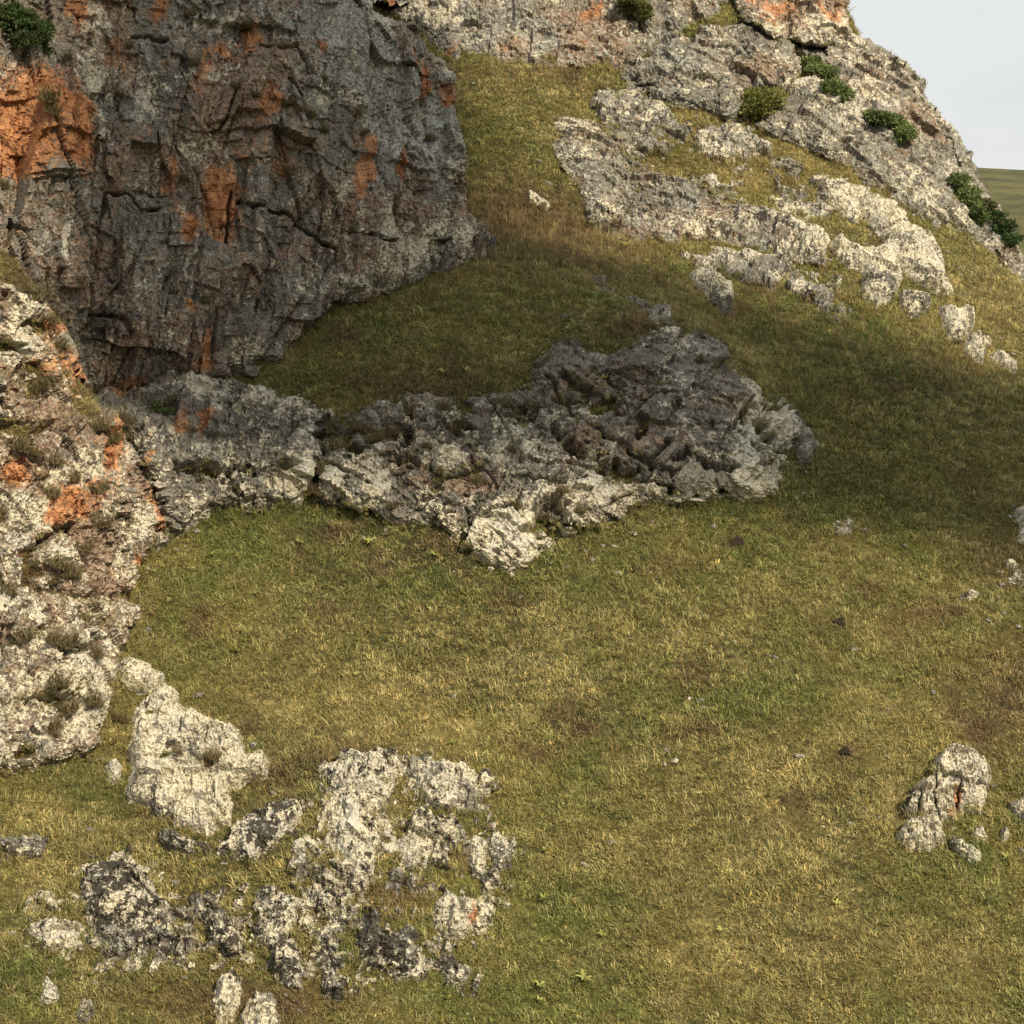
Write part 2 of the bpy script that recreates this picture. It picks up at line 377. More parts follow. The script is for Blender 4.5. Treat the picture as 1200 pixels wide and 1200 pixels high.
# ------------------------------------------------------------------ rocks
SHADE_SAMPLES = []
ROCKMASK = np.zeros((680, 680)) + 0.0    # 2 px cells, holds distance of rock over that pixel
ROCK_GRASS = []                          # candidate places for tufts in cracks
NTRI = [0]; RIM_GRASS = []
def poly_sd(px, py, poly):
    poly = np.asarray(poly, float); q = np.roll(poly, -1, 0); d = np.full(px.shape, 1e9); ins = np.zeros(px.shape, bool)
    for (x0, y0), (x1, y1) in zip(poly, q):
        ex, ey = x1 - x0, y1 - y0; t = np.clip(((px - x0) * ex + (py - y0) * ey) / (ex * ex + ey * ey + 1e-9), 0, 1)
        d = np.minimum(d, np.hypot(px - x0 - t * ex, py - y0 - t * ey))
        c = ((y0 > py) != (y1 > py)) & (px < ex * (py - y0) / (ey + 1e-12) + x0); ins ^= c
    return np.where(ins, d, -d)
DEPTHS = {'cliff': TPS(np.array(T_CLIFF)[:, :2] / 100, np.array(T_CLIFF)[:, 2], 1e-3)}
def _mk(L): L = np.array(L); return TPS(L[:, :2] / 100, L[:, 2], 1e-3)
DEPTHS['back'] = _mk(T_BACK + [(560,90,70),(640,160,67.5)])
DEPTHS['mid'] = _mk(T_MID + [(950,530,55.2),(650,400,55.4)])
DEPTHS['wall'] = _mk(T_WALL + [(100,470,51.6),(130,456,53.2),(180,442,54.2),(250,442,54.5),(330,440,54.7),(400,482,54),(165,560,50.6)])
DEPTHS['left'] = _mk(T_LEFT + [(185,640,50.6)])
def rot_basis(dip):  # bedding: rotate x,z by dip (down to the right)
    c, s = math.cos(dip), math.sin(dip); return np.array([[c, 0, -s], [0, 1, 0], [s, 0, c]])
def facets(Q, s, H=0.70, G=1.45, k=0.22):
    """upper envelope of one tilted plane per cell: continuous angular blocks; also the cell id and the distance to the joint"""
    i = np.floor(Q).astype(np.int64); n = len(Q); V1 = np.full(n, -99.); V2 = np.full(n, -99.); ID = np.zeros((n, 3), np.int64)
    for dx in (-1, 0, 1):
        for dy in (-1, 0, 1):
            for dz in (-1, 0, 1):
                c = i + np.array([dx, dy, dz]); h = [_h(c[:, 0], c[:, 1], c[:, 2], s + j) for j in range(7)]
                d = Q - c - np.stack(h[:3], 1)
                val = H * (h[3] - 0.5) * 2 + G * ((h[4] - 0.5) * d[:, 0] + (h[5] - 0.5) * d[:, 1] + (h[6] - 0.5) * d[:, 2]) * 2 - k * (d * d).sum(1)
                m = val > V1; V2 = np.where(m, V1, np.maximum(V2, val)); V1 = np.where(m, val, V1); ID[m] = c[m]
    return V1 - 0.12, V1 - V2, ID
def rock_piece(poly, depth=None, bulge=0.4, D=22, amp=0.30, cell=1.0, stretch=(1, 1, 1), dip=0.0, rough=5, step=1.7, seed=1, curl=0.10, crack=0.10, base=(0.5, 0, 0.2), base2=(0, 0, 0), paint=(), push=0.0, holes=0.0, solid=False, fine=1.0, clefts=()):
    poly = np.asarray(poly, float)
    x0, y0 = poly.min(0) - 22; x1, y1 = poly.max(0) + 22
    us = np.arange(x0, x1 + step, step); vs = np.arange(y0, y1 + step, step)
    U, V = np.meshgrid(us, vs); sh = U.shape; u = U.ravel(); v = V.ravel()
    sd = poly_sd(u, v, poly)
    pn = np.stack([u / 30, v / 30, np.full(u.shape, seed * 3.7)], -1)
    sd = sd + rough * fbm(pn, 5, seed, 0.68) * 1.8
    if isinstance(depth, str): Y = DEPTHS[depth](np.c_[u, v] / 100)
    else: Y = tdepth(u, v)
    Y = Y + push
    if isinstance(depth, str) and not solid:      # the rim lies on the turf
        td0 = tdepth(u, v); wr = smooth(-2, D, sd); Y = np.where(np.abs(td0 - Y) < 2.0, td0 * (1 - wr) + Y * wr, Y)
    P = P3(u, v, Y)
    G = P.reshape(*sh, 3)
    for _ in range(8):                      # smooth base for normals
        Q = np.pad(G, ((1, 1), (1, 1), (0, 0)), 'edge'); G = (Q[:-2, 1:-1] + Q[2:, 1:-1] + Q[1:-1, :-2] + Q[1:-1, 2:] + 2 * Q[1:-1, 1:-1]) / 6
    nr = np.cross(np.gradient(G, axis=1), -np.gradient(G, axis=0)); nr = nr / (np.linalg.norm(nr, axis=-1, keepdims=True) + 1e-9)
    nr = nr.reshape(-1, 3)
    flip = (nr * P).sum(1) > 0; nr[flip] *= -1
    view = -P / np.linalg.norm(P, axis=1, keepdims=True); nr = nr + 0.5 * view; nr /= np.linalg.norm(nr, axis=1, keepdims=True)
    act = sd > -16; n = len(u)
    t = np.clip(sd / D, -1.2, 1); prof = np.where(t > 0, bulge * (t * (2 - t)) ** 0.8, t * (0.10 if solid else 0.55))
    R = rot_basis(dip); q = ((P @ R.T) / np.array(stretch))[act]
    q = q + 0.16 * cell * np.stack([fbm(q / cell * 1.1, 2, seed + 5), fbm(q / cell * 1.1, 2, seed + 6), fbm(q / cell * 1.1, 2, seed + 7)], 1)
    disp = np.zeros(len(q)); ids = np.zeros((n, 3), np.int64)
    cm = smooth(-0.15, 0.30, fbm(q / (cell * 1.3), 3, seed + 31))
    for lv, fr in enumerate((1.0, 2.4, 5.5, 12.0)):
        cs = cell / fr
        V1, gap, ID = facets(q / cs + seed * 1.37, seed * 10 + 100 * lv)
        wl = 1.0 if lv < 2 else fine
        disp += amp * cs * (V1 - V1.mean()) * wl * (0.24, 0.36, 0.42, 0.45)[lv]
        disp -= crack * (1.0, 0.55, 0.30, 0.12)[lv] * np.exp(-gap / 0.05) * (cm if lv < 3 else 1) * (1 if lv else 1.2)
        if lv == 0: ids[act] = ID
    disp += amp * cell * 0.09 * fbm(q / (cell * 0.4), 5, seed + 90, 0.62)
    full = np.zeros(n); full[act] = disp
    if holes > 0:
        hn = fbm(np.stack([u / 34, v / 24, np.full(n, seed * 1.9)], -1), 4, seed + 200, 0.6)
        prof = prof - 1.3 * smooth(0.62 - holes, 0.95 - holes, hn + 0.35)
    for pl, wd, dp in clefts:                # named fissures: real grooves
        pw = np.stack([u / 14, v / 14, np.full(n, 1.7)], -1); au = u + 7 * fbm(pw, 3, 411); av = v + 7 * fbm(pw + 5, 3, 417); dd = np.full(n, 1e9)
        for (ax, ay), (bx, by) in zip(pl[:-1], pl[1:]):
            ex, ey = bx - ax, by - ay; tt = np.clip(((au - ax) * ex + (av - ay) * ey) / (ex * ex + ey * ey + 1e-9), 0, 1); dd = np.minimum(dd, np.hypot(au - ax - tt * ex, av - ay - tt * ey))
        full = full - dp * np.exp(-(dd / (0.72 * wd)) ** 2)
    off = prof + full * np.clip((sd + 14) / 14, 0, 1)
    P0 = P
    P = P + nr * off[:, None]
    lim = 3.0 if solid else 7.0
    sink = np.clip(-sd - (0 if solid else 2), 0, 14) * curl
    P = P * (1 + sink / P[:, 1])[:, None]
    td = tdepth(*proj(P)); emerge = (sd > -lim) & (P[:, 1] < td - 0.03)
    if solid: emerge = sd > 0
    # masks
    qq = P0 @ R.T
    wu = u + 18 * fbm(qq * 1.1, 3, 7); wv = v + 18 * fbm(qq * 1.1 + 9, 3, 8)
    mk = np.tile(np.array([*base, *base2], float), (n, 1))
    ch = {'white': 0, 'orange': 1, 'black': 2, 'red': 3, 'pale': 4, 'moss': 5}
    for c, cx, cy, rx, ry, s in paint:
        e = np.exp(-((((wu - cx) / rx) ** 2 + ((wv - cy) / ry) ** 2) ** 1.3)); k = ch[c]
        mk[:, k] = mk[:, k] + e * s
    mk[:, 0] += 0.42 * fbm(qq / 1.1, 3, 301) + 0.10; mk[:, 1] += 0.30 * fbm(qq / 0.8, 3, 307) * (mk[:, 1] > 0.03); mk[:, 2] += 0.30 * fbm(qq / 0.9, 3, 311); mk[:, 3] += 0.5 * fbm(qq / 1.5, 3, 317); mk[:, 4] += 0.35 * fbm(qq / 1.0, 3, 323)
    mk[:, 0] -= 0.10
    mk = np.clip(mk, 0, 1.2)
    return dict(P=P, sh=sh, sd=sd, ids=ids, mk=mk, nr=nr, u=u, v=v, emerge=emerge, lim=lim)
def build_rock(name, label, cat, pieces, group=None, back=1.2, part='block', merge=60, grassy=0.0, rimgrass=0.16):
    """an outcrop: an Empty with every block of it as its own closed mesh"""
    allp = np.concatenate([p['P'][p['sd'] > 0] for p in pieces]); base = allp[np.argmin(allp[:, 2])]
    root = empty(name, base, label=label, cat=cat, group=group)
    for p in pieces:
        ny_, nx_ = p['sh']; j, i = np.meshgrid(np.arange(ny_ - 1), np.arange(nx_ - 1), indexing='ij'); a = (j * nx_ + i).ravel()
        q = np.stack([a, a + nx_, a + nx_ + 1, a + 1], 1); q = q[(p['sd'][q] > -p['lim'] - 1.5).all(1)]
        if len(q) == 0: continue
        P = p['P']
        # mask image
        inn = p['emerge']
        ppx, ppy = proj(P[inn]); mi = np.clip(((ppy + 60) / 2).astype(int), 0, 679); mj = np.clip(((ppx + 60) / 2).astype(int), 0, 679)
        ROCKMASK[mi, mj] = P[inn, 1]
        if grassy > 0:
            e1 = P[q[:, 1]] - P[q[:, 0]]; e2 = P[q[:, 3]] - P[q[:, 0]]; fn_ = np.cross(e1, e2); fn_ /= np.linalg.norm(fn_, axis=1, keepdims=True) + 1e-9
            up = fn_[:, 2] * np.sign(-(fn_ * P[q[:, 0]]).sum(1)); c = P[q].mean(1)
            ok = (up > 0.55) & p['emerge'][q[:, 0]] & (rng.random(len(q)) < grassy * (0.15 + 1.6 * np.clip(fbm(c / 0.9, 3, 222) + 0.05, 0, 1)))
            ROCK_GRASS.append(c[ok])
        em = p['emerge'].reshape(p['sh']); er = em.copy()
        for sx, sy in ((1, 0), (-1, 0), (0, 1), (0, -1), (2, 0), (-2, 0), (0, 2), (0, -2)): er &= np.roll(np.roll(em, sx, 1), sy, 0)
        rim = np.where((em & ~er).ravel() & (p['sd'] > -8))[0]
        if rimgrass > 0 and len(rim): RIM_GRASS.append(P[rim[rng.random(len(rim)) < rimgrass * (0.3 + 1.2 * np.clip(fbm(P[rim] / 0.6, 2, 777) + 0.3, 0, 1))]])
        idk = p['ids'][q[:, 0]]; uq, inv, cnt = np.unique(idk, axis=0, return_inverse=True, return_counts=True); inv = inv.ravel()
        big = cnt >= merge
        if not big.any(): inv[:] = 0; uq = uq[:1]; big = np.array([True])
        # fold small cells into the nearest big one
        cen = np.array([P[q[inv == k, 0]].mean(0) if (inv == k).any() else [0, 0, 0] for k in range(len(uq))])
        bk = np.where(big)[0]
        mp = np.array([k if big[k] else bk[np.argmin(((cen[bk] - cen[k]) ** 2).sum(1))] for k in range(len(uq))]); inv = mp[inv]
        for k in np.unique(inv):
            qq = q[inv == k]; vs, rv = np.unique(qq.ravel(), return_inverse=True); qq = rv.reshape(-1, 4); VV = P[vs]; n0 = len(vs)
            E = np.concatenate([qq[:, [0, 1]], qq[:, [1, 2]], qq[:, [2, 3]], qq[:, [3, 0]]]); key = E[:, 0] * n0 + E[:, 1]; rev = E[:, 1] * n0 + E[:, 0]
            bd = E[~np.isin(key, rev)]
            bv, rb2 = np.unique(bd.ravel(), return_inverse=True); bb = rb2.reshape(-1, 2)
            cc = VV.mean(0); dr = cc / np.linalg.norm(cc); nm = p['nr'][vs].mean(0); bdir = dr * 0.6 - nm * 0.4; bdir /= np.linalg.norm(bdir)
            SV = VV[bv] + bdir * back; SV = SV + (cc + bdir * back - SV) * 0.10
            CV = (cc + bdir * back * 1.05)[None]
            NV = np.concatenate([VV, SV, CV])
            f1 = np.stack([bd[:, 1], bd[:, 0], n0 + bb[:, 0], n0 + bb[:, 1]], 1)
            tri = np.stack([n0 + bb[:, 1], n0 + bb[:, 0], np.full(len(bb), len(NV) - 1)], 1)
            mkv = p['mk'][vs]; mkall = np.concatenate([mkv, mkv[bv], mkv[:1]])
            me = bpy.data.meshes.new(part); nq = len(qq) + len(f1); nt_ = len(tri)
            me.vertices.add(len(NV)); me.vertices.foreach_set('co', (NV - base).ravel())
            li = np.concatenate([qq.ravel(), f1.ravel(), tri.ravel()]).astype(np.int32); me.loops.add(len(li)); me.loops.foreach_set('vertex_index', li)
            ls = np.concatenate([np.arange(nq) * 4, nq * 4 + np.arange(nt_) * 3]).astype(np.int32)
            me.polygons.add(nq + nt_); me.polygons.foreach_set('loop_start', ls)
            me.update(calc_edges=True)
            for nm_, sl_ in (('mask', slice(0, 3)), ('mask2', slice(3, 6))):
                at = me.attributes.new(nm_, 'FLOAT_COLOR', 'POINT'); at.data.foreach_set('color', np.c_[mkall[:, sl_], np.ones(len(NV))].ravel())
            me.polygons.foreach_set('use_smooth', np.zeros(len(me.polygons), bool))
            me.materials.append(ROCK); NTRI[0] += nq * 2 + nt_
            put(bpy.data.objects.new(part, me), root)
    return root
# ================================================================== the crags and outcrops
rp = rock_piece
cliff_paint = [('orange',38,125,50,48,0.67),('orange',10,185,40,35,0.53),('orange',75,180,20,40,0.48),('orange',252,235,22,48,0.67),('orange',212,268,13,24,0.59),('orange',198,205,12,28,0.53),
 ('orange',190,18,10,26,0.53),('orange',90,22,11,18,0.48),('orange',287,45,13,26,0.48),('orange',258,66,26,12,0.43),('orange',305,130,15,22,0.46),('orange',235,90,10,30,0.43),
 ('orange',332,190,16,22,0.38),('orange',427,205,13,38,0.62),('orange',466,186,5,22,0.53),('orange',495,92,9,32,0.53),('orange',475,66,6,14,0.48),('orange',520,112,8,24,0.48),
 ('orange',426,170,8,9,0.53),('orange',368,66,9,14,0.53),('orange',300,178,22,30,0.33),('orange',540,242,12,12,0.48),('orange',400,245,22,14,0.38),('orange',235,395,9,40,0.43),
 ('orange',216,352,7,9,0.65),('orange',228,428,22,12,0.53),('orange',170,455,30,14,0.53),('orange',470,16,10,10,0.33),('orange',130,60,40,22,0.27),
 ('red',345,78,26,26,0.7),('red',120,85,50,35,0.6),('red',250,115,40,40,0.6),('red',220,180,40,40,0.6),('red',430,230,60,50,0.4),('red',120,20,40,20,0.6),('red',540,270,30,20,0.5),('red',400,300,60,30,0.4),
 ('pale',400,70,60,45,0.55),('pale',470,135,45,65,0.62),('pale',440,195,26,42,0.5),('pale',365,28,70,28,0.5),('pale',515,170,24,45,0.6),('pale',165,135,24,28,0.5),('pale',228,28,42,22,0.45),('pale',108,115,14,45,0.5),
 ('white',165,120,20,20,0.25),('white',105,110,12,46,0.35),('white',110,25,20,20,0.2),('white',480,285,80,34,0.17),('white',380,395,40,30,0.12),('white',250,25,50,20,0.22),('white',370,20,40,20,0.2),('white',34,275,5,40,0.3),('white',64,275,5,40,0.32),
 ('white',400,320,60,20,0.10),('white',300,420,40,24,0.16),('white',218,320,3,20,0.35),('black',112,385,30,26,0.65),('black',60,320,30,14,0.3),('black',140,290,50,40,0.12),('white',430,290,50,30,0.06)]
CLIFF = build_rock('cliff', 'tall dark cliff streaked with orange lichen rising above the grassy ledge', 'cliff', [
  rp([(-50,-60),(380,-60),(425,-14),(440,14),(470,28),(500,48),(520,72),(528,110),(535,150),(545,190),(550,240),(560,268),(576,290),(560,312),(500,330),(440,348),(390,356),(365,375),(340,402),(330,432),(300,458),(240,446),(180,446),(130,460),(95,466),(82,402),(58,368),(36,348),(0,334),(-50,330)],
     'cliff', push=0.4, bulge=0.45, D=30, amp=0.78, cell=1.9, stretch=(0.8, 1, 1.7), dip=0.12, rough=4, step=1.6, seed=3, curl=0.28, crack=0.22, solid=True, base=(0.45, 0.32, 0.18), base2=(0.56, 0.40, 0.12), paint=cliff_paint, clefts=[([(275,241),(300,243),(330,250),(362,275),(398,306)],2.2,0.5),([(108,232),(150,232),(160,254),(186,248)],2.5,0.5),([(152,52),(175,48),(195,50)],2,0.4),([(265,225),(266,292)],2.2,0.5),([(240,160),(256,156),(275,110)],2,0.35),([(110,240),(92,330)],3,0.35),([(430,278),(455,282)],2.5,0.5),([(345,300),(370,330)],2,0.3),([(300,60),(345,62),(360,90)],2,0.35),([(480,60),(492,130),(500,180)],2,0.3),([(100,370),(140,372),(150,392)],4,0.4)])],
  back=5.5, merge=150, grassy=0.008, rimgrass=0.0)

left_paint = [('orange',72,378,16,12,0.63),('orange',30,432,20,12,0.45),('orange',78,428,26,22,0.38),('orange',90,452,10,22,0.45),('orange',130,525,12,22,0.54),('orange',10,562,22,20,0.50),('orange',85,585,32,20,0.38),
 ('orange',62,606,15,9,0.63),('orange',165,655,9,13,0.63),('orange',176,600,14,28,0.38),('orange',152,700,12,12,0.40),('orange',15,758,12,10,0.45),('orange',32,648,6,6,0.63),('orange',120,540,10,18,0.32),
 ('red',30,460,34,30,0.7),('red',60,480,30,40,0.5),('red',10,585,20,22,0.6),('red',90,630,40,30,0.6),('red',110,690,40,20,0.5),('moss',90,490,40,14,0.3),('moss',110,505,24,14,0.3),
 ('white',15,400,24,40,0.25),('white',140,530,12,30,0.2),('white',20,630,24,24,0.25),('white',60,650,24,14,0.2),('black',100,520,40,40,0.15),('black',70,760,70,60,0.12)]
UPL = rp([(-50,330),(0,332),(34,346),(56,366),(82,402),(94,440),(100,470),(142,502),(166,542),(178,585),(190,640),(166,664),(152,700),(80,705),(0,690),(-50,690)],
   'left', bulge=0.4, D=26, holes=0.06, amp=0.85, cell=0.95, stretch=(0.9, 1, 1.25), dip=0.3, rough=5, step=1.7, seed=12, curl=0.12, crack=0.22, base=(0.58, 0.42, 0.14), base2=(0.78, 0.4, 0.12), paint=left_paint)
build_rock('rock_buttress', 'sunlit buttress of cream and orange lichened rock against the foot of the dark cliff', 'buttress', [UPL], back=1.5, merge=90, grassy=0.10)
LOL = rp([(-50,684),(0,690),(80,700),(150,694),(160,724),(142,752),(128,800),(128,850),(100,886),(60,898),(0,912),(-50,912)],
   'left', bulge=0.45, D=24, holes=0.04, amp=0.85, cell=0.75, stretch=(0.8, 1, 1.35), dip=0.35, rough=7, step=1.7, seed=15, curl=0.12, crack=0.22, base=(0.72, 0.28, 0.16), base2=(0.7, 0.4, 0.16), paint=left_paint + [('moss',70,820,30,40,0.4),('moss',30,745,30,10,0.4)])
build_rock('rock_buttress', 'pale cream stepped rocks below the orange lichened buttress', 'buttress', [LOL], back=1.3, merge=70, grassy=0.12)
build_rock('boulder', 'two short pale blocks lying above the tip of the big cream boulder', 'boulder',
  [rp([(132,782),(150,774),(176,780),(196,795),(190,808),(168,816),(150,808)], bulge=0.45, D=12, amp=0.85, cell=0.6, rough=3, seed=17, base=(0.8,0,0.15)),
   rp([(118,780),(136,778),(138,800),(122,802)], bulge=0.35, D=9, amp=0.85, cell=0.6, rough=2, seed=18, base=(0.8,0.05,0.15))], merge=40)

wall_paint = left_paint + [('orange',205,505,11,14,0.58),('orange',238,500,16,14,0.52),('orange',180,545,9,12,0.46),('orange',150,462,28,10,0.40),('orange',262,548,14,10,0.29),('orange',252,560,8,12,0.29),('orange',190,600,10,20,0.38),
 ('white',345,575,16,22,0.3),('white',240,600,30,20,0.25),('white',200,520,14,24,0.2),('moss',180,478,60,8,0.3)]
build_rock('rock_wall', 'low speckled rock wall joining the buttress to the craggy outcrop, white and orange lichen', 'rock wall', [
  rp([(98,470),(130,457),(180,444),(240,444),(300,456),(335,462),(362,466),(402,482),(384,512),(364,560),(352,592),(300,596),(262,601),(215,626),(186,644),(176,584),(162,540),(140,502),(106,484)],
     'wall', bulge=0.4, D=26, holes=0.06, amp=0.85, cell=1.0, stretch=(0.85,1,1.3), dip=0.1, rough=4, step=1.7, seed=21, curl=0.10, crack=0.22, base=(0.64,0.26,0.24), base2=(0.2,0.15,0.12), paint=wall_paint)], back=1.5, merge=90, grassy=0.03)

mid_paint = [('white',520,540,20,18,0.6),('white',420,575,60,30,0.3),('white',600,645,70,40,0.50),('white',780,584,140,16,0.62),('white',895,515,30,54,0.60),('white',905,572,26,24,0.46),('white',640,575,40,24,0.15),('white',870,500,20,20,0.25),
 ('white',470,480,40,14,0.15),('white',700,545,20,14,0.2),('white',590,520,20,20,0.2),('white',560,470,50,14,-0.12),('white',740,455,70,40,-0.16),('white',820,430,40,24,-0.18),('white',840,560,60,20,-0.15),
 ('red',720,480,80,40,0.2),('red',690,540,60,24,0.35),('red',770,520,40,20,0.25),('orange',735,470,12,10,0.28),('red',540,575,40,20,0.3),('pale',820,425,40,24,0.3),('pale',640,450,30,20,0.3),('moss',755,495,14,12,0.5),('moss',440,510,50,14,0.35),('moss',720,565,60,10,0.3),('moss',540,490,30,10,0.3)]
MID = build_rock('rock_outcrop', 'broad craggy outcrop of grey blocks below the grassy ledge, pointing down into the meadow', 'outcrop', [
  rp([(366,578),(370,530),(385,495),(420,480),(450,469),(500,466),(560,466),(600,456),(625,430),(650,400),(700,410),(740,405),(775,390),(820,395),(850,405),(860,430),(890,455),(920,475),(938,492),(946,520),(924,545),(918,580),(890,596),(850,586),(800,591),(760,592),(735,606),(734,620),(690,621),(650,636),(625,660),(602,674),(586,680),(560,656),(520,636),(510,616),(450,613),(440,601),(400,601),(366,591)],
     'mid', bulge=0.30, holes=0.06, D=28, amp=0.74, cell=1.05, stretch=(1.1,1,0.95), dip=0.55, rough=4, step=1.6, seed=27, curl=0.10, crack=0.34, base=(0.50,0.0,0.24), base2=(0.46,0.24,0.14), paint=mid_paint, clefts=[([(650,468),(690,504),(735,530),(762,546),(782,522)],3.2,0.75),([(800,534),(838,556),(862,552)],3.5,0.8),([(500,552),(520,562),(548,566)],2.6,0.5),([(838,432),(862,420)],2.4,0.6),([(388,548),(424,566)],2.6,0.5),([(540,618),(590,602)],2.2,0.45),([(470,478),(482,492),(500,494)],2.4,0.5),([(640,440),(660,470)],2.4,0.5),([(700,440),(740,470),(790,470)],2.2,0.4),([(570,470),(590,500),(610,540)],2.2,0.35),([(740,560),(790,575)],2,0.35),([(880,470),(860,500)],2,0.35),([(600,560),(660,566)],2,0.4)]),
  rp([(507,546),(512,528),(530,521),(546,534),(549,550),(528,557),(512,554)], 'mid', solid=True, push=-0.35, bulge=0.3, D=8, amp=0.8, cell=0.8, rough=2, step=1.5, seed=28, curl=0.12, base=(0.92,0,0.1), base2=(0.1,0.4,0)),
  rp([(404,562),(428,563),(435,582),(422,597),(406,588)], 'mid', solid=True, push=-0.25, bulge=0.3, D=8, amp=0.7, cell=0.8, rough=2, step=1.5, seed=29, curl=0.12, base=(0.62,0,0.1), base2=(0.1,0.6,0))], back=1.6, merge=90, grassy=0.02)
build_rock('boulder', 'small white speckled boulder tucked against the tip of the craggy outcrop', 'boulder', [rp([(930,512),(944,506),(956,520),(952,542),(938,545),(930,530)], bulge=0.45, D=9, amp=0.85, cell=0.5, rough=2, seed=31, base=(0.62,0,0.25))], merge=40)
build_rock('rock_rib', 'narrow grey rib of rock along the crest of the grassy ledge', 'rock rib', [rp([(690,322),(730,336),(775,356),(800,378),(786,380),(752,364),(715,346)], 'back', solid=True, bulge=0.3, D=9, amp=0.85, cell=0.6, rough=4, seed=33, push=-5.2, base=(0.5,0,0.3))] if False else
   [rp([(694,322),(730,336),(775,356),(800,378),(786,382),(752,366),(715,348)], bulge=0.12, D=9, amp=0.85, cell=0.6, rough=6, holes=0.18, seed=33, base=(0.5,0,0.3), base2=(0,0.3,0.4))], merge=50)

# ---- the hill behind
bk = dict(fine=0.7, stretch=(1.15,1,0.8), dip=0.55, step=1.7, curl=0.22)
build_rock('crag', 'cream and rust coloured crag along the top of the back slope', 'crag', [
  rp([(400,-60),(432,-6),(452,14),(472,24),(500,44),(522,68),(580,74),(640,78),(700,76),(745,84),(775,72),(800,34),(850,16),(862,-60)], 'back', bulge=0.2, D=22, amp=0.85, cell=1.3, rough=5, seed=41, crack=0.22, base=(0.52,0.14,0.18), base2=(0.40,0.55,0.14),
     paint=[('orange',452,8,24,16,0.88),('orange',545,20,20,16,0.19),('orange',525,58,8,14,0.50),('orange',605,55,16,20,0.44),('red',605,55,20,22,0.6),('red',690,50,40,36,0.9),('orange',690,20,24,18,0.50),('orange',680,60,20,14,0.35),('moss',745,10,20,20,0.5),('white',690,50,40,40,-0.2)], **{**bk, 'stretch': (0.9,1,1.15), 'dip': 0.1})], back=3, merge=70, grassy=0.12)
build_rock('crag', 'orange stained rock tower standing against the sky', 'crag', [
  rp([(842,-60),(994,-60),(995,20),(995,44),(966,52),(935,46),(900,42),(872,22)], 'back', solid=True, bulge=0.3, D=14, amp=0.85, cell=1.5, rough=2.5, seed=43, crack=0.22, base=(0.62,0.12,0.2), base2=(0.5,0.1,0.05), push=-0.4,
     paint=[('orange',890,12,30,20,0.53),('orange',925,5,30,20,0.44),('orange',970,22,24,22,0.60),('red',940,20,50,30,0.4)], **{**bk, 'stretch': (0.8,1,1.7), 'dip': 0.05, 'curl': 0.3})], back=3, merge=80, grassy=0.01)
build_rock('rock_outcrop', 'cream blocky outcrop beneath the orange stained tower', 'outcrop', [
  rp([(728,62),(760,74),(792,32),(870,26),(935,50),(945,82),(905,108),(872,118),(862,146),(812,128),(780,124),(748,112),(722,92)], 'back', bulge=0.2, D=20, amp=0.85, cell=1.15, rough=5, seed=45, crack=0.22, base=(0.50,0.10,0.22), base2=(0.35,0.55,0.14),
     paint=[('black',740,110,30,20,0.2),('moss',742,118,40,10,0.4),('red',895,80,34,16,0.6),('white',895,80,34,16,-0.2)], **bk)], back=2, merge=70, grassy=0.12)
build_rock('rock_ridge', 'long broken rock ridge falling to the right against the pale sky', 'ridge', [
  rp([(930,56),(960,52),(995,42),(1030,54),(1060,76),(1085,114),(1110,145),(1140,196),(1160,240),(1188,288),(1215,312),(1215,328),(1172,314),(1150,286),(1102,274),(1062,246),(1002,204),(945,172),(905,160),(880,150),(905,112),(946,92)], 'back', bulge=0.25, D=20, amp=0.85, cell=1.15, rough=4, seed=47, crack=0.22, base=(0.53,0.10,0.20), base2=(0.40,0.55,0.10),
     paint=[('orange',1012,98,16,12,0.45),('red',1015,105,24,20,0.6),('red',1075,150,30,24,0.6),('orange',1068,165,20,10,0.25),('black',1020,150,22,10,0.3),('red',1178,290,16,14,0.4)], **bk)], back=3, merge=70, grassy=0.12)
build_rock('rock_slab', 'big tilted slab of speckled grey rock rising from the shaded grass gully', 'rock slab', [
  rp([(638,142),(660,132),(690,144),(740,186),(800,212),(850,232),(900,246),(942,262),(974,290),(964,312),(910,302),(850,288),(800,288),(720,278),(690,262),(684,232),(660,200),(648,166)], bulge=0.45, D=24, amp=0.85, cell=1.1, rough=5, seed=49, crack=0.2, base=(0.50,0,0.26), base2=(0.46,0.55,0.18),
     paint=[('white',680,160,30,24,0.2),('red',790,262,60,18,0.5),('white',940,280,30,20,0.3),('orange',925,262,6,10,0.75),('moss',800,230,80,14,0.2)], **bk)], back=1.4, merge=70, grassy=0.14)
build_rock('rock_slab', 'long low slab of layered cream rock under the big tilted slab', 'rock slab', [
  rp([(790,292),(850,292),(900,304),(960,318),(996,338),(1000,366),(984,378),(950,358),(900,338),(850,324),(812,312)], bulge=0.25, D=16, holes=0.12, amp=0.85, cell=0.9, rough=5, seed=51, crack=0.2, base=(0.53,0.10,0.20), base2=(0.30,0.55,0.16), **bk)], back=1.3, merge=60, grassy=0.08)
build_rock('boulder', 'wedge shaped cream boulder poking out of the shaded tall grass', 'boulder', [rp([(806,322),(836,318),(860,340),(858,370),(846,368),(826,346)], bulge=0.6, D=12, amp=0.85, cell=0.7, rough=3, seed=53, base=(0.72,0,0.25))], merge=60)
build_rock('boulder', 'small pale stone alone in the grass below the slab top corner', 'boulder', [rp([(613,236),(620,219),(646,240),(640,247)], bulge=0.4, D=9, amp=0.85, cell=0.5, rough=2, seed=54, base=(0.74,0,0.2))], merge=40)
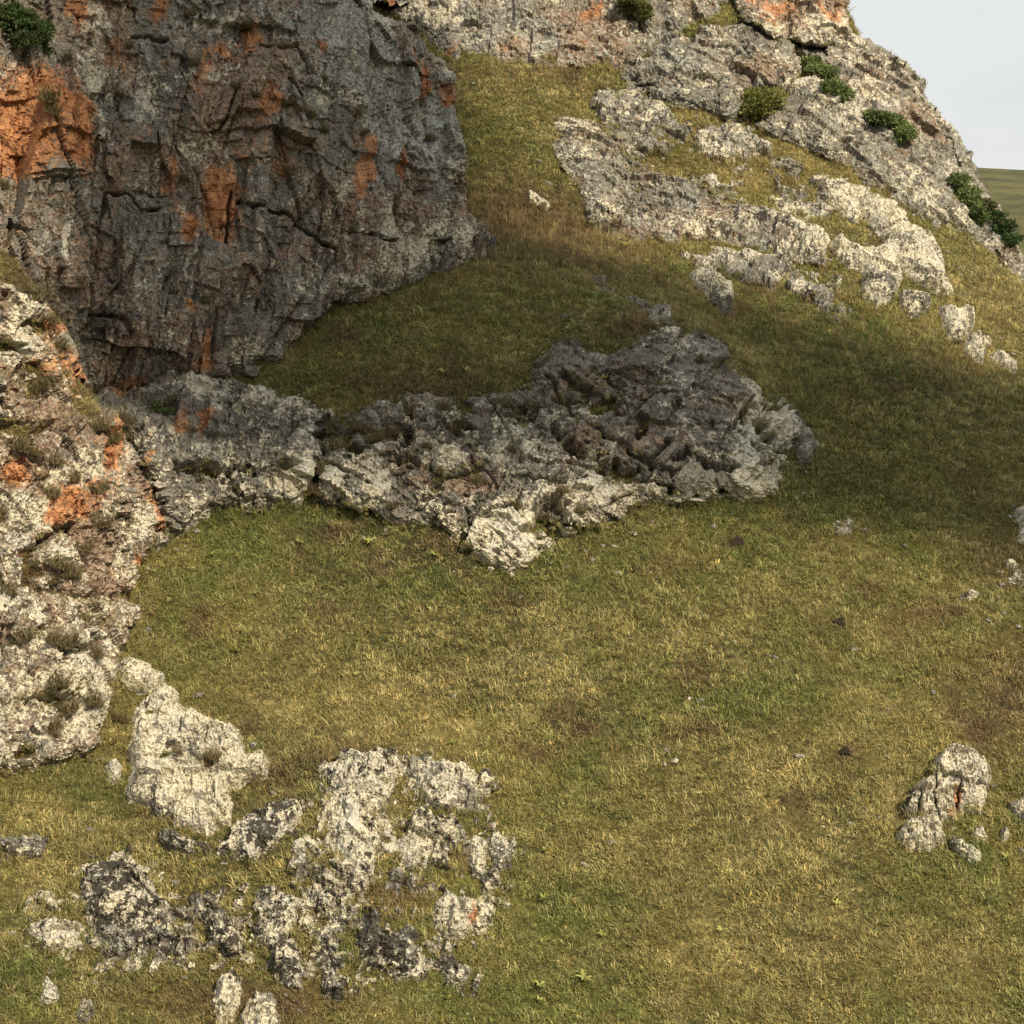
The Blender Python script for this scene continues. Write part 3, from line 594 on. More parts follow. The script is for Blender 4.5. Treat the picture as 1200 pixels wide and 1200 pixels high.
build_rock('rock_outcrop', 'cluster of cream blocks with a rounded white boulder beside the layered slab', 'outcrop', [
  rp([(968,292),(985,281),(1010,296),(1050,288),(1056,330),(1046,350),(1026,363),(1008,350),(1010,322),(985,307)], bulge=0.7, D=14, amp=0.85, cell=0.8, rough=4, seed=55, crack=0.2, base=(0.78,0,0.2), **bk),
  rp([(928,282),(945,270),(968,284),(966,306),(936,304)], bulge=0.8, D=12, amp=0.85, cell=0.9, rough=3, seed=56, base=(0.72,0.05,0.2), **bk)], merge=60, grassy=0.04)
build_rock('rock_outcrop', 'sloping cream rock rib with rusty patches running down to the dry grass', 'outcrop', [
  rp([(1000,236),(1040,236),(1064,262),(1092,280),(1106,312),(1122,344),(1116,354),(1090,342),(1064,322),(1040,292)], bulge=0.6, D=16, amp=0.85, cell=0.9, rough=4, seed=57, crack=0.22, base=(0.76,0.02,0.2), base2=(0.50,0.55,0.10), paint=[('orange',1098,300,8,12,0.38),('red',1085,290,16,16,0.5)], **bk)], merge=60, grassy=0.04)
build_rock('rock_outcrop', 'broken ledges of cream rock scattered through the dry grass on the back slope', 'outcrop', [
  rp([(950,214),(985,206),(1035,232),(1030,258),(1000,262),(965,240)], bulge=0.4, D=12, amp=0.85, cell=0.8, rough=9, seed=58, base=(0.72,0,0.25), **bk),
  rp([(800,150),(860,150),(900,176),(880,196),(820,180)], bulge=0.35, D=12, amp=0.85, cell=0.8, rough=10, seed=59, base=(0.68,0,0.3), base2=(0.30,0.55,0.30), **bk),
  rp([(690,110),(760,108),(800,140),(760,160),(700,140)], bulge=0.35, D=12, amp=0.85, cell=0.8, rough=11, seed=60, base=(0.66,0,0.3), base2=(0.30,0.55,0.30), **bk)], merge=60, grassy=0.12)
for i, (pl, lb) in enumerate([
  ([(1054,346),(1085,350),(1091,365),(1072,376),(1055,362)], 'small grey stone between the rusty rib and the round boulder'),
  ([(1098,361),(1131,362),(1139,386),(1126,406),(1105,396)], 'round cream boulder in the line of stones beside the dry grass'),
  ([(1122,398),(1142,398),(1156,416),(1150,428),(1130,416)], 'oval white boulder just below the round cream boulder'),
  ([(1152,416),(1170,412),(1192,426),(1190,437),(1162,430)], 'flat speckled stone ending the line of boulders'),
  ([(1134,396),(1158,396),(1160,404),(1140,405)], 'thin pale stone half buried in dry grass')]):
    build_rock('boulder', lb, 'boulder', [rp(pl, bulge=0.7 if i < 3 else 0.35, D=11, amp=0.85, cell=0.7, rough=2.5, seed=61 + i, base=(0.76,0,0.24), base2=(0.15,0,0.05))], merge=50)

# ---- lower left
build_rock('boulder', 'biggest cream boulder, pear shaped, on the lower slope', 'boulder', [
  rp([(150,884),(144,860),(158,824),(174,806),(200,800),(216,830),(262,848),(286,864),(286,892),(316,896),(310,912),(272,928),(272,966),(242,986),(200,966),(152,940)], bulge=0.55, D=22, amp=0.85, cell=1.1, rough=4, step=1.6, seed=71, curl=0.16, crack=0.22, base=(0.80,0.1,0.2), base2=(0.25,0,0.1),
     paint=[('red',268,896,20,16,0.7),('orange',275,902,10,8,0.31),('moss',172,846,10,6,0.9),('moss',204,896,8,8,0.9),('orange',222,974,7,7,0.62),('white',268,896,16,14,-0.3)])], back=1.6, merge=120, grassy=0.01)
lowp = dict(step=1.6, crack=0.22, curl=0.14)
LOW = [
 ([(125,900),(134,892),(144,898),(145,916),(132,920)], 'small round pale stone pressed against the big cream boulder', 0.4, 0.82, 0.1, []),
 ([(184,976),(215,986),(250,988),(292,956),(332,936),(366,942),(360,970),(330,990),(300,1010),(250,1006),(200,1000)], 'black and white speckled rocks below the big cream boulder', 0.5, 0.68, 0.62, [('black',330,965,40,30,0.12)]),
 ([(-40,986),(30,976),(58,986),(50,1006),(-40,1008)], 'dark streaked rock in the turf left of the speckled boulder', 0.4, 0.5, 0.55, []),
 ([(94,1042),(110,1012),(140,1006),(170,1026),(186,1052),(206,1080),(210,1108),(172,1120),(150,1131),(120,1124),(108,1090)], 'wide boulder mottled black on top, in the turf above two small stones', 0.75, 0.70, 0.62, [('orange',178,1094,6,6,0.75),('black',130,1020,30,20,0.15),('white',130,1070,30,20,0.15)]),
 ([(28,1092),(60,1072),(90,1086),(106,1102),(100,1121),(60,1116)], 'low broken pale rocks beside the mottled boulder', 0.35, 0.70, 0.36, []),
 ([(216,1048),(250,1046),(266,1070),(281,1095),(286,1120),(266,1123),(240,1096),(226,1080)], 'narrow leaning rock spotted with black lichen', 0.6, 0.72, 0.66, []),
 ([(300,1076),(310,1040),(340,1036),(362,1060),(354,1080),(342,1096),(356,1130),(356,1166),(336,1160),(315,1120),(298,1100)], 'crooked speckled rock spine in the turf', 0.6, 0.80, 0.58, []),
 ([(380,942),(400,922),(420,930),(430,960),(446,985),(440,1010),(425,1040),(412,1046),(400,1010),(385,980)], 'tall tapering pale rock with a black speckled top', 0.75, 0.86, 0.42, [('orange',432,1036,5,6,0.62)]),
 ([(468,892),(500,883),(530,890),(560,910),(568,935),(562,956),(530,946),(500,930),(480,916)], 'smooth grey domed rock at the top of the lower crag', 0.6, 0.58, 0.32, [('moss',490,900,20,14,0.3)]),
 ([(500,962),(530,958),(546,985),(520,992),(508,982)], 'blunt grey rock under the domed rock with dark top', 0.5, 0.66, 0.4, [('black',515,962,14,8,0.4)]),
 ([(546,990),(556,980),(566,992),(566,1030),(552,1028)], 'slim upright pale stone beside the fissured block', 0.5, 0.78, 0.3, []),
 ([(566,976),(586,972),(600,990),(598,1018),(582,1022),(570,1006)], 'squarish fissured grey block at the edge of the meadow', 0.55, 0.72, 0.34, []),
 ([(562,1030),(580,1022),(588,1036),(578,1052),(566,1048)], 'small rounded stone with an orange lichen spot', 0.45, 0.75, 0.5, [('orange',580,1032,6,9,0.88)]),
 ([(506,1078),(518,1040),(532,1050),(556,1056),(562,1090),(552,1100),(536,1112),(522,1096),(508,1102)], 'split rock with one side bright orange', 0.6, 0.74, 0.22, [('orange',548,1086,14,16,0.94),('orange',544,1062,6,14,0.50)]),
 ([(514,1122),(530,1116),(542,1130),(554,1136),(546,1152),(530,1160),(516,1146)], 'small speckled rock under the orange sided rock', 0.45, 0.76, 0.48, [('orange',540,1130,4,6,0.75)]),
 ([(416,1096),(424,1064),(444,1062),(452,1090),(478,1080),(490,1096),(486,1140),(470,1146),(440,1120),(424,1120)], 'black and white mottled rock face low in the crag', 0.6, 0.70, 0.68, []),
 ([(462,986),(472,975),(490,990),(490,1016),(476,1018),(464,1002)], 'ridged grey rock above the dark hollow', 0.5, 0.68, 0.4, []),
 ([(454,1024),(466,1016),(474,1026),(470,1036),(456,1032)], 'tilted stone slab roofing the dark hollow', 0.45, 0.72, 0.3, []),
 ([(474,1026),(486,1022),(490,1050),(492,1080),(486,1092),(478,1070)], 'thin pale rock pillar beside the dark hollow', 0.5, 0.82, 0.36, []),
 ([(368,1102),(392,1094),(404,1130),(400,1170),(384,1166),(372,1130)], 'dark flecked rock between the speckled spine and the mottled face', 0.4, 0.64, 0.6, []),
 ([(250,1180),(258,1150),(272,1136),(284,1146),(278,1170),(268,1215),(246,1215)], 'upright white topped rock at the foot of the slope', 0.6, 0.84, 0.3, [('black',278,1136,10,8,0.5)]),
 ([(278,1200),(300,1168),(322,1165),(326,1200),(322,1230),(274,1230)], 'grey rock beside the white topped rock', 0.5, 0.62, 0.25, []),
 ([(44,1174),(52,1146),(64,1144),(71,1168),(62,1176)], 'small pointed pale stone in the turf', 0.4, 0.8, 0.2, []),
 ([(88,1186),(96,1174),(108,1176),(112,1190),(100,1200),(90,1198)], 'small round pale stone in the turf', 0.45, 0.78, 0.3, []),
 ([(366,1048),(392,1040),(412,1054),(410,1080),(392,1086),(372,1070)], 'bumpy pale rock below the tall tapering rock', 0.5, 0.76, 0.44, []),
 ([(340,985),(362,980),(374,996),(360,1008),(342,1004)], 'pale bump of rock in the grass beside the tall tapering rock', 0.35, 0.75, 0.3, []),
]
for i, (pl, lb, bu, wh, blk, pa) in enumerate(LOW):
    sz = np.ptp(np.array(pl), axis=0).max()
    build_rock('rock' if sz > 30 else 'stone', lb, 'rock' if sz > 30 else 'stone', [rp(pl, bulge=bu * 0.6 + 0.05, D=max(8, min(20, sz * 0.22)), amp=0.85, cell=0.75, stretch=(0.8,1,1.25), dip=0.3, rough=min(8, sz * 0.13), seed=80 + i, base=(wh, 0, blk), base2=(0.25, 0.6, 0.12), paint=pa, **lowp)], back=0.8, merge=90, rimgrass=0.08)

build_rock('rock_outcrop', 'low crag of broken rock showing through brown grass around the dark hollow', 'outcrop', [
  rp([(375,905),(420,886),(470,880),(575,900),(604,970),(600,1040),(570,1110),(555,1165),(500,1150),(440,1150),(400,1175),(365,1165),(300,1130),(290,1050),(340,1020),(370,960)], bulge=0.12, D=20, amp=0.95, cell=0.85, stretch=(0.75,1,1.4), dip=0.3, rough=8, seed=140, holes=0.17, base=(0.74,0.12,0.5), base2=(0.3,0.4,0.2), **lowp)], back=0.8, merge=70, grassy=0.05, rimgrass=0.08)
build_rock('rock_outcrop', 'scattered low rock ribs breaking the turf around the black mottled boulder', 'outcrop', [
  rp([(20,1062),(95,1008),(160,992),(215,1060),(290,1038),(300,1130),(215,1136),(120,1138),(30,1126)], bulge=0.08, D=20, amp=0.9, cell=0.8, stretch=(0.75,1,1.4), dip=0.3, rough=8, seed=141, holes=0.27, base=(0.74,0.08,0.5), base2=(0.3,0.4,0.2), **lowp)], back=0.8, merge=70, grassy=0.05, rimgrass=0.08)
build_rock('rock_outcrop', 'pale ledges of rock showing through thin grass between the tilted slab and the blocky outcrop', 'outcrop', [
  rp([(690,100),(760,106),(812,128),(870,150),(920,166),(960,200),(985,240),(930,262),(860,236),(800,212),(740,184),(694,146)], bulge=0.10, D=20, amp=0.9, cell=0.8, rough=9, seed=142, holes=0.30, base=(0.58,0.05,0.2), base2=(0.3,0.55,0.25), **bk)], back=0.8, merge=70, grassy=0.12)
# ---- right
build_rock('rock_outcrop', 'small cream outcrop of square blocks with an orange streak, alone in the meadow', 'outcrop', [
  rp([(1098,888),(1114,879),(1146,886),(1158,902),(1157,932),(1149,955),(1130,956),(1118,968),(1104,974),(1108,986),(1088,999),(1064,1000),(1050,980),(1064,962),(1053,948),(1068,924),(1092,912)], bulge=0.55, D=10, amp=0.85, cell=0.95, stretch=(0.7,1,1.35), dip=0.15, rough=3, step=1.5, seed=113, curl=0.16, crack=0.30, base=(0.84,0.05,0.22), base2=(0.15,0.4,0.05),
     paint=[('orange',1122,948,7,16,0.9),('orange',1112,964,6,9,0.7),('white',1085,940,14,24,0.2),('black',1058,948,9,14,0.5),('black',1066,982,20,12,0.15),('moss',1095,940,3,20,0.5)], clefts=[([(1095,914),(1097,966)],1.8,0.4),([(1098,910),(1124,922),(1156,930)],1.8,0.4),([(1124,922),(1122,960)],1.8,0.35),([(1074,922),(1074,958)],1.8,0.4),([(1066,962),(1100,970)],1.8,0.4)]),
  rp([(1108,980),(1130,986),(1149,1000),(1146,1018),(1130,1010),(1112,994)], bulge=0.25, D=8, amp=0.8, cell=0.6, rough=3.5, step=1.5, seed=115, base=(0.72,0,0.45), base2=(0.1,0.4,0))], merge=40, back=0.9)
for i, (pl, lb) in enumerate([
  ([(1180,944),(1196,936),(1230,940),(1230,972),(1196,966)], 'pale rock half out of frame beside the square cream outcrop'),
  ([(1136,974),(1152,968),(1160,984),(1144,988)], 'knobbly white stone between the square outcrop and a smaller stone'),
  ([(1172,972),(1180,966),(1184,980),(1174,988)], 'upright white stone past the knobbly one'),
  ([(1190,600),(1215,590),(1215,640),(1192,636)], 'white speckled rock at the edge of the brown grass'),
  ([(1120,700),(1134,688),(1148,694),(1142,706),(1124,708)], 'flat purplish grey stone sunk in the shaded grass'),
  ([(1172,664),(1184,656),(1196,662),(1188,670)], 'low flat white stone in the brown grass'),
  ([(1178,678),(1194,672),(1212,682),(1196,688)], 'flat chip of white rock below another in the brown grass'),
  ([(975,612),(996,604),(1006,616),(996,628),(980,624)], 'patch of weathered stone flush with the shaded turf'),
  ([(940,520),(950,515),(960,522),(955,532)], 'little grey stone in shade beyond the outcrop tip'),
 ]):
    build_rock('stone', lb, 'stone', [rp(pl, bulge=0.30 if i not in (4, 7) else 0.10, D=9, amp=0.85, cell=0.5, rough=2.5, step=1.6, seed=120 + i, base=(0.74 if i != 4 else 0.5, 0, 0.28))], merge=40, back=0.6)
print('rock tris', NTRI[0])
# ================================================================== vegetation
def blades(n, spread, lmin, lmax, wid, lean, seed, flat=0.0):
    r = np.random.default_rng(seed); V = []; Fq = []; 
    for k in range(n):
        a = r.uniform(0, 2 * np.pi); rad = spread * np.sqrt(r.random()); b = np.array([rad * np.cos(a), rad * np.sin(a), -0.03])
        L = r.uniform(lmin, lmax); az = r.uniform(0, 2 * np.pi); le = lean * r.uniform(0.2, 1.2) + flat * (r.random() < 0.4)
        d = np.array([np.cos(az) * np.sin(le), np.sin(az) * np.sin(le), np.cos(le)]); le2 = le + r.uniform(0.2, 0.9)
        d2 = np.array([np.cos(az) * np.sin(le2), np.sin(az) * np.sin(le2), np.cos(le2)])
        sx = np.array([-np.sin(az), np.cos(az), 0.0]) if r.random() < 0.5 else np.array([np.cos(az + 1.0), np.sin(az + 1.0), 0.0])
        w_ = wid * r.uniform(0.7, 1.3); m = b + d * L * 0.55; t = m + d2 * L * 0.45; i = len(V)
        V += [b - sx * w_ * 0.5, b + sx * w_ * 0.5, m + sx * w_ * 0.4, m - sx * w_ * 0.4, t]
        Fq += [(i, i + 1, i + 2, i + 3), (i + 3, i + 2, i + 4)]
    return np.array(V), Fq
tuftcol = bpy.data.collections.new('tuft_kinds')
def tuft(V, Fq, name):
    r = np.random.default_rng(len(V) + ord(name[-1])); nb = len(V) // 5; b = r.uniform(0.45, 1.55, nb); hue = r.normal(0, 0.10, nb)
    va = np.repeat(np.stack([b * (1 + hue), b, b * (1 - hue)], 1), 5, 0)
    o = bpy.data.objects.new(name, mesh(name, V, Fq, GRASS, False, {'vary': va})); tuftcol.objects.link(o)
for k in range(4): tuft(*blades(26, 0.13, 0.05, 0.13, 0.014, 0.6, 300 + k, 0.3), 'a_short_tuft_%d' % k)
for k in range(2): tuft(*blades(18, 0.11, 0.10, 0.24, 0.013, 0.5, 310 + k, 0.4), 'b_long_tuft_%d' % k)
for k in range(2): tuft(*blades(14, 0.10, 0.35, 0.75, 0.009, 0.22, 320 + k), 'c_tall_stalks_%d' % k)
for k in range(2): tuft(*blades(26, 0.13, 0.04, 0.09, 0.028, 1.0, 330 + k, 0.3), 'd_herb_leaves_%d' % k)
# order by name: short 0-3, long 4-5, tall 6-7, herb 8-9
ng = bpy.data.node_groups.new('scatter_tufts', 'GeometryNodeTree')
ng.interface.new_socket('Geometry', in_out='INPUT', socket_type='NodeSocketGeometry'); ng.interface.new_socket('Geometry', in_out='OUTPUT', socket_type='NodeSocketGeometry')
gi = ng.nodes.new('NodeGroupInput'); go = ng.nodes.new('NodeGroupOutput'); ci = ng.nodes.new('GeometryNodeCollectionInfo')
ci.inputs['Collection'].default_value = tuftcol; ci.inputs['Separate Children'].default_value = True; ci.inputs['Reset Children'].default_value = True
ip = ng.nodes.new('GeometryNodeInstanceOnPoints'); ip.inputs['Pick Instance'].default_value = True
def na(nm, ty):
    n = ng.nodes.new('GeometryNodeInputNamedAttribute'); n.data_type = ty; n.inputs['Name'].default_value = nm; return n.outputs['Attribute']
ng.links.new(gi.outputs[0], ip.inputs['Points']); ng.links.new(ci.outputs[0], ip.inputs['Instance']); ng.links.new(na('idx', 'INT'), ip.inputs['Instance Index'])
ng.links.new(na('rot', 'FLOAT_VECTOR'), ip.inputs['Rotation']); ng.links.new(na('scl', 'FLOAT'), ip.inputs['Scale']); ng.links.new(ip.outputs[0], go.inputs[0])
def scatter(name, P, nrm, idx, scl, tint, label, cat='grass', group=None):
    n = len(P); me = bpy.data.meshes.new(name); me.vertices.add(n); me.vertices.foreach_set('co', P.ravel())
    # rotation: tilt partly to the slope normal, random spin (euler XYZ)
    spin = rng.uniform(0, 2 * np.pi, n)
    t = nrm * np.array([0.45, 0.45, 1.0]); t /= np.linalg.norm(t, axis=1, keepdims=True)
    th = np.arccos(np.clip(t[:, 2], -1, 1)); az = np.arctan2(t[:, 1], t[:, 0])
    # euler XYZ = Rz(c) Ry(b) Rx(a); R = Rz(az)Ry(th)Rz(spin-az) -> convert
    ca, sa, cb, sb, g_ = np.cos(az), np.sin(az), np.cos(th), np.sin(th), spin
    cg, sg = np.cos(g_), np.sin(g_)
    m00 = ca * cb * cg - sa * sg; m10 = sa * cb * cg + ca * sg; m20 = -sb * cg; m21 = sb * sg; m22 = cb
    rot = np.stack([np.arctan2(m21, m22), np.arcsin(np.clip(-m20, -1, 1)), np.arctan2(m10, m00)], 1)
    for nm, ty, pr, ar in (('rot', 'FLOAT_VECTOR', 'vector', rot), ('scl', 'FLOAT', 'value', scl), ('idx', 'INT', 'value', idx.astype(np.int32)), ('tint', 'FLOAT_COLOR', 'color', np.c_[tint, np.ones(n)])):
        at = me.attributes.new(nm, ty, 'POINT'); at.data.foreach_set(pr, np.ascontiguousarray(ar).ravel())
    o = bpy.data.objects.new(name, me); me.materials.append(GRASS)
    md = o.modifiers.new('scatter', 'NODES'); md.node_group = group or ng
    put(o, label=label, cat=cat, kind='stuff'); return o
def rock_here(P, tol=2.2):
    px, py = proj(P); i = ((py + 60) / 2).astype(int); j = ((px + 60) / 2).astype(int)
    ok = (i >= 0) & (i < 680) & (j >= 0) & (j < 680); r = np.zeros(len(P)); r[ok] = ROCKMASK[i[ok], j[ok]]
    return (r > 0) & (np.abs(P[:, 1] - r) < tol)
# uniform over the hillside in world space
def ground_points(n):
    x = rng.uniform(-24, 27, n); y = rng.uniform(36.5, 80, n); P = np.stack([x, y, hgrid(x, y)], 1)
    px, py = proj(P); k = (px > -140) & (px < 1340) & (py < 1330) & (py > -200)
    # hidden behind the ridge or the cliff: keep thin
    vis = P[:, 1] < tdepth(px, py) + 2.0
    P = P[k & vis]
    nr_ = terrain_normal(P[:, 0], P[:, 1]); 
    keep = rng.random(len(P)) < np.clip(1 / np.maximum(nr_[:, 2], 0.3), 1, 2.2) / 2.2
    return P[keep], nr_[keep]
P, nr_ = ground_points(420000)
rk = rock_here(P); P = P[~rk]; nr_ = nr_[~rk]
px, py = proj(P); n = len(P)
u = rng.random(n); herb = fbm(P / 0.8, 2, 401) > 0.25
idx = np.where(u < 0.72, rng.integers(0, 4, n), rng.integers(4, 6, n)); idx = np.where(herb & (u < 0.45), rng.integers(8, 10, n), idx)
longn = smooth(0.05, 0.4, fbm(P / 1.8, 3, 411)); idx = np.where((rng.random(n) < longn * 0.35), rng.integers(4, 6, n), idx)
jit = rng.normal(0, 0.5, n).clip(-1, 1)
scl = rng.uniform(0.65, 1.35, n) * (1 + 0.30 * fbm(P / 1.1, 2, 421) + 0.40 * fbm(P / 0.35, 2, 431))
tint = grass_tint(P, jit) * rng.uniform(0.6, 1.4, n)[:, None]
scatter('grass', P, nr_, idx, scl, tint, 'short olive green and straw coloured grass covering the hillside')
print('grass tufts', n)
# taller dry grass
TALL = [(440,352,60,7,0.9),(520,328,50,8,0.9),(375,378,30,12,0.9),(335,420,14,30,0.9),(560,300,30,12,0.9),(60,480,60,60,0.35),(60,640,70,60,0.35),(320,1090,200,70,0.16),(480,1000,90,90,0.25),(600,250,60,45,1.0),(660,275,60,40,1.0),(730,305,70,25,0.8),(880,360,90,40,0.6),(1000,400,80,40,0.5),(1120,430,70,30,0.5),(450,440,60,24,0.5),(560,440,70,20,0.6),(600,330,60,20,0.4),(540,100,40,20,0.5),(620,90,70,14,0.7),
        (300,905,50,16,0.6),(420,890,60,12,0.5),(880,195,70,30,0.7),(1000,210,50,24,0.7),(540,1020,24,30,0.6),(490,1050,18,30,0.6),(70,830,30,40,0.6),(450,990,20,30,0.6),(380,470,30,20,0.5),(1160,370,50,40,0.5),(900,150,60,20,0.5),(740,385,50,14,0.7),(30,1010,50,30,0.4),(340,1010,30,14,0.5)]
P2, n2 = ground_points(120000); px, py = proj(P2); k = np.zeros(len(P2))
for a in TALL: k = np.maximum(k, a[4] * np.exp(-((px - a[0]) / a[2]) ** 2 - ((py - a[1]) / a[3]) ** 2))
k += 0.012
sel = (rng.random(len(P2)) < k * 0.8) & ~rock_here(P2); P2 = P2[sel]; n2 = n2[sel]; m = len(P2)
br = np.array([0.20, 0.135, 0.07]); stw = np.array([0.42, 0.32, 0.14]); f = rng.random(m)[:, None] ** 1.2
scatter('dry_grass', P2, n2, rng.integers(6, 8, m), rng.uniform(0.5, 0.95, m), (br * (1 - f) + stw * f) * rng.uniform(0.7, 1.2, m)[:, None], 'tall brown and straw coloured dry grass stalks in the gully and along the ledges')
# grass growing in the cracks of the rocks
RG = np.concatenate(ROCK_GRASS); m = len(RG); nn = np.tile(np.array([[0, -0.5, 0.86]]), (m, 1)); f = rng.random(m)[:, None]
scatter('crack_grass', RG, nn, np.where(rng.random(m) < 0.75, rng.integers(4, 6, m), rng.integers(0, 4, m)), rng.uniform(0.5, 1.05, m), (np.array([0.15, 0.125, 0.055]) * (1 - f) + np.array([0.30, 0.235, 0.11]) * f), 'wispy dry grass growing in cracks of the rocks')
RM_ = np.concatenate(RIM_GRASS); m = len(RM_); RM_ = RM_ * (1 - 0.05 / RM_[:, 1:2]) + np.array([0, 0, -0.05]); nn = np.tile(np.array([[0, -0.6, 0.8]]), (m, 1))
scatter('fringe_grass', RM_, nn, np.where(rng.random(m) < 0.55, rng.integers(4, 6, m), rng.integers(0, 4, m)), rng.uniform(0.6, 1.15, m), grass_tint(RM_, rng.normal(0, 0.5, m).clip(-1, 1)) * rng.uniform(0.6, 1.3, m)[:, None], 'grass fringe hanging over the edges of the rocks')
print('rim grass', m)
print('crack grass', m, 'dry', len(P2))
# ------------------------------------------------------------------ single plants, stones and soil
def surf(px, py):
    """first thing the photo shows at this pixel: rock if one covers it, else the ground"""
    i = int((py + 60) / 2); j = int((px + 60) / 2); blk = ROCKMASK[max(0, i - 1):i + 2, max(0, j - 1):j + 2]; blk = blk[blk > 0]
    Y = float(tdepth(px, py)); 
    if len(blk): Y = min(Y, float(np.median(blk)))
    return P3(px, py, Y)
def leaf_cloud(cs, n, size, seed, c0, c1):
    """small leafy sprigs through the volume of the given lumps [(x,y,z,rx,ry,rz)]"""
    r = np.random.default_rng(seed); V = []; T = []; cs = np.array(cs); w_ = (cs[:, 3] * cs[:, 4] * cs[:, 5]) ** 0.67; w_ /= w_.sum()
    k = r.choice(len(cs), n, p=w_); d = r.normal(size=(n, 3)); d /= np.linalg.norm(d, axis=1, keepdims=True); rad = r.random(n) ** 0.28
    rad *= 0.80 + 0.42 * vnoise(d * 2.2 + k[:, None] * 3.1, seed)
    C = cs[k, :3] + d * rad[:, None] * cs[k, 3:6]
    dirs = d + r.normal(size=(n, 3)) * 0.75 + np.array([0, 0, 0.45]); dirs /= np.linalg.norm(dirs, axis=1, keepdims=True)
    side = np.cross(dirs, r.normal(size=(n, 3))); side /= np.linalg.norm(side, axis=1, keepdims=True)
    L = size * r.uniform(0.6, 1.5, n)[:, None]; W = L * 0.24
    V = np.concatenate([C - side * W * 0.3, C + side * W * 0.3, C + dirs * L * 0.55 + side * W, C + dirs * L, C + dirs * L * 0.55 - side * W])
    a = np.arange(n); Fq = np.concatenate([np.stack([a, a + n, a + 2 * n, a + 4 * n], 1), np.stack([a + 4 * n, a + 2 * n, a + 3 * n, a + 3 * n], 1)])
    f = np.clip(0.5 + 0.6 * vnoise(C * 2.3, seed + 1) + r.normal(0, 0.25, n), 0, 1)[:, None]; col = np.array(c0) * (1 - f) + np.array(c1) * f
    quads = [tuple(x) for x in Fq[:n]] + [tuple(x[:3]) for x in Fq[n:]]
    return V, quads, np.tile(col, (5, 1))
def tube(V, Fq, a, b, ra_, rb_, k=5):
    a = np.array(a, float); b = np.array(b, float); d = b - a; d /= np.linalg.norm(d) + 1e-9; s_ = np.cross(d, [0.3, 0.9, 0.2]); s_ /= np.linalg.norm(s_); t_ = np.cross(d, s_); i = len(V)
    for c, r_ in ((a, ra_), (b, rb_)):
        for q in range(k): V.append(c + r_ * (math.cos(2 * math.pi * q / k) * s_ + math.sin(2 * math.pi * q / k) * t_))
    for q in range(k): Fq.append((i + q, i + (q + 1) % k, i + k + (q + 1) % k, i + k + q))
    Fq.append(tuple(i + q for q in range(k))[::-1]); Fq.append(tuple(i + k + q for q in range(k)))
def shrub(label, line, rad, n, c0, c1, seed, size=0.10, name='juniper_bush', cat='bush', group='bushes on the rocks', out=0.25):
    r = np.random.default_rng(seed); pts_ = [surf(x, y) * (1 - out / 60) for x, y in line]; base = pts_[len(pts_) // 2] * 1.003
    root = empty(name, base, label=label, cat=cat, group=group); cs = []
    for a, b in zip(pts_[:-1], pts_[1:]):
        for t_ in np.linspace(0, 1, 5):
            p_ = a * (1 - t_) + b * t_ - base; p_ = p_ + r.normal(0, rad * 0.42, 3); rr = rad * r.uniform(0.4, 1.0)
            cs.append((*p_, rr * 1.25, rr, rr * 0.66))
    V, Fq, col = leaf_cloud(cs, int(n * 1.5), size, seed, c0, c1); put(bpy.data.objects.new('foliage', mesh('foliage', V, Fq, LEAF, False, {'tint': col})), root)
    V = []; Fq = []
    for c in cs: m_ = np.array(c[:3]) * 0.5 + r.normal(0, 0.08, 3); tube(V, Fq, (0, 0, -0.1), m_, 0.035, 0.02); tube(V, Fq, m_, np.array(c[:3]) + [0, 0, c[5] * 0.6], 0.02, 0.006)
    put(bpy.data.objects.new('stem', mesh('stem', V, Fq, TWIG)), root)
dg0, dg1 = (0.06, 0.088, 0.030), (0.20, 0.25, 0.085)
shrub('dark green juniper spreading below the orange stained tower', [(944,76),(962,86),(978,98),(988,110)], 0.44, 5200, dg0, dg1, 501)
shrub('dark green juniper lying on the ridge below the larger juniper', [(1020,132),(1036,142),(1052,150),(1062,156)], 0.38, 4600, dg0, dg1, 502)
shrub('long juniper hanging down the lower ridge', [(1118,208),(1128,222),(1138,236),(1148,250)], 0.36, 4600, dg0, dg1, 503)
shrub('dark juniper against the far hill at the foot of the ridge', [(1168,262),(1178,272),(1188,284)], 0.40, 3200, dg0, (0.05,0.085,0.03), 504)
shrub('round yellowish green shrub on the grassy slope beneath the blocky outcrop', [(880,132),(890,120),(904,130)], 0.55, 5600, (0.08,0.09,0.022), (0.27,0.26,0.075), 505, name='round_shrub')
shrub('dark juniper growing on top of the tall cliff', [(4,22),(22,18),(38,36),(50,52)], 0.48, 6000, dg0, (0.06,0.09,0.03), 506, out=0.1)
shrub('small olive shrub among the rocks of the top crag', [(735,12),(748,6),(752,16)], 0.45, 2600, (0.05,0.06,0.018), (0.13,0.13,0.04), 507, name='round_shrub')
shrub('tiny green bush on the shelf beside the bare sapling', [(178,478),(190,480)], 0.14, 700, dg0, dg1, 508, size=0.06)
shrub('low dark bush on the skyline of the ridge', [(1156,238),(1162,244)], 0.24, 1200, (0.05,0.055,0.02), (0.10,0.10,0.04), 509)

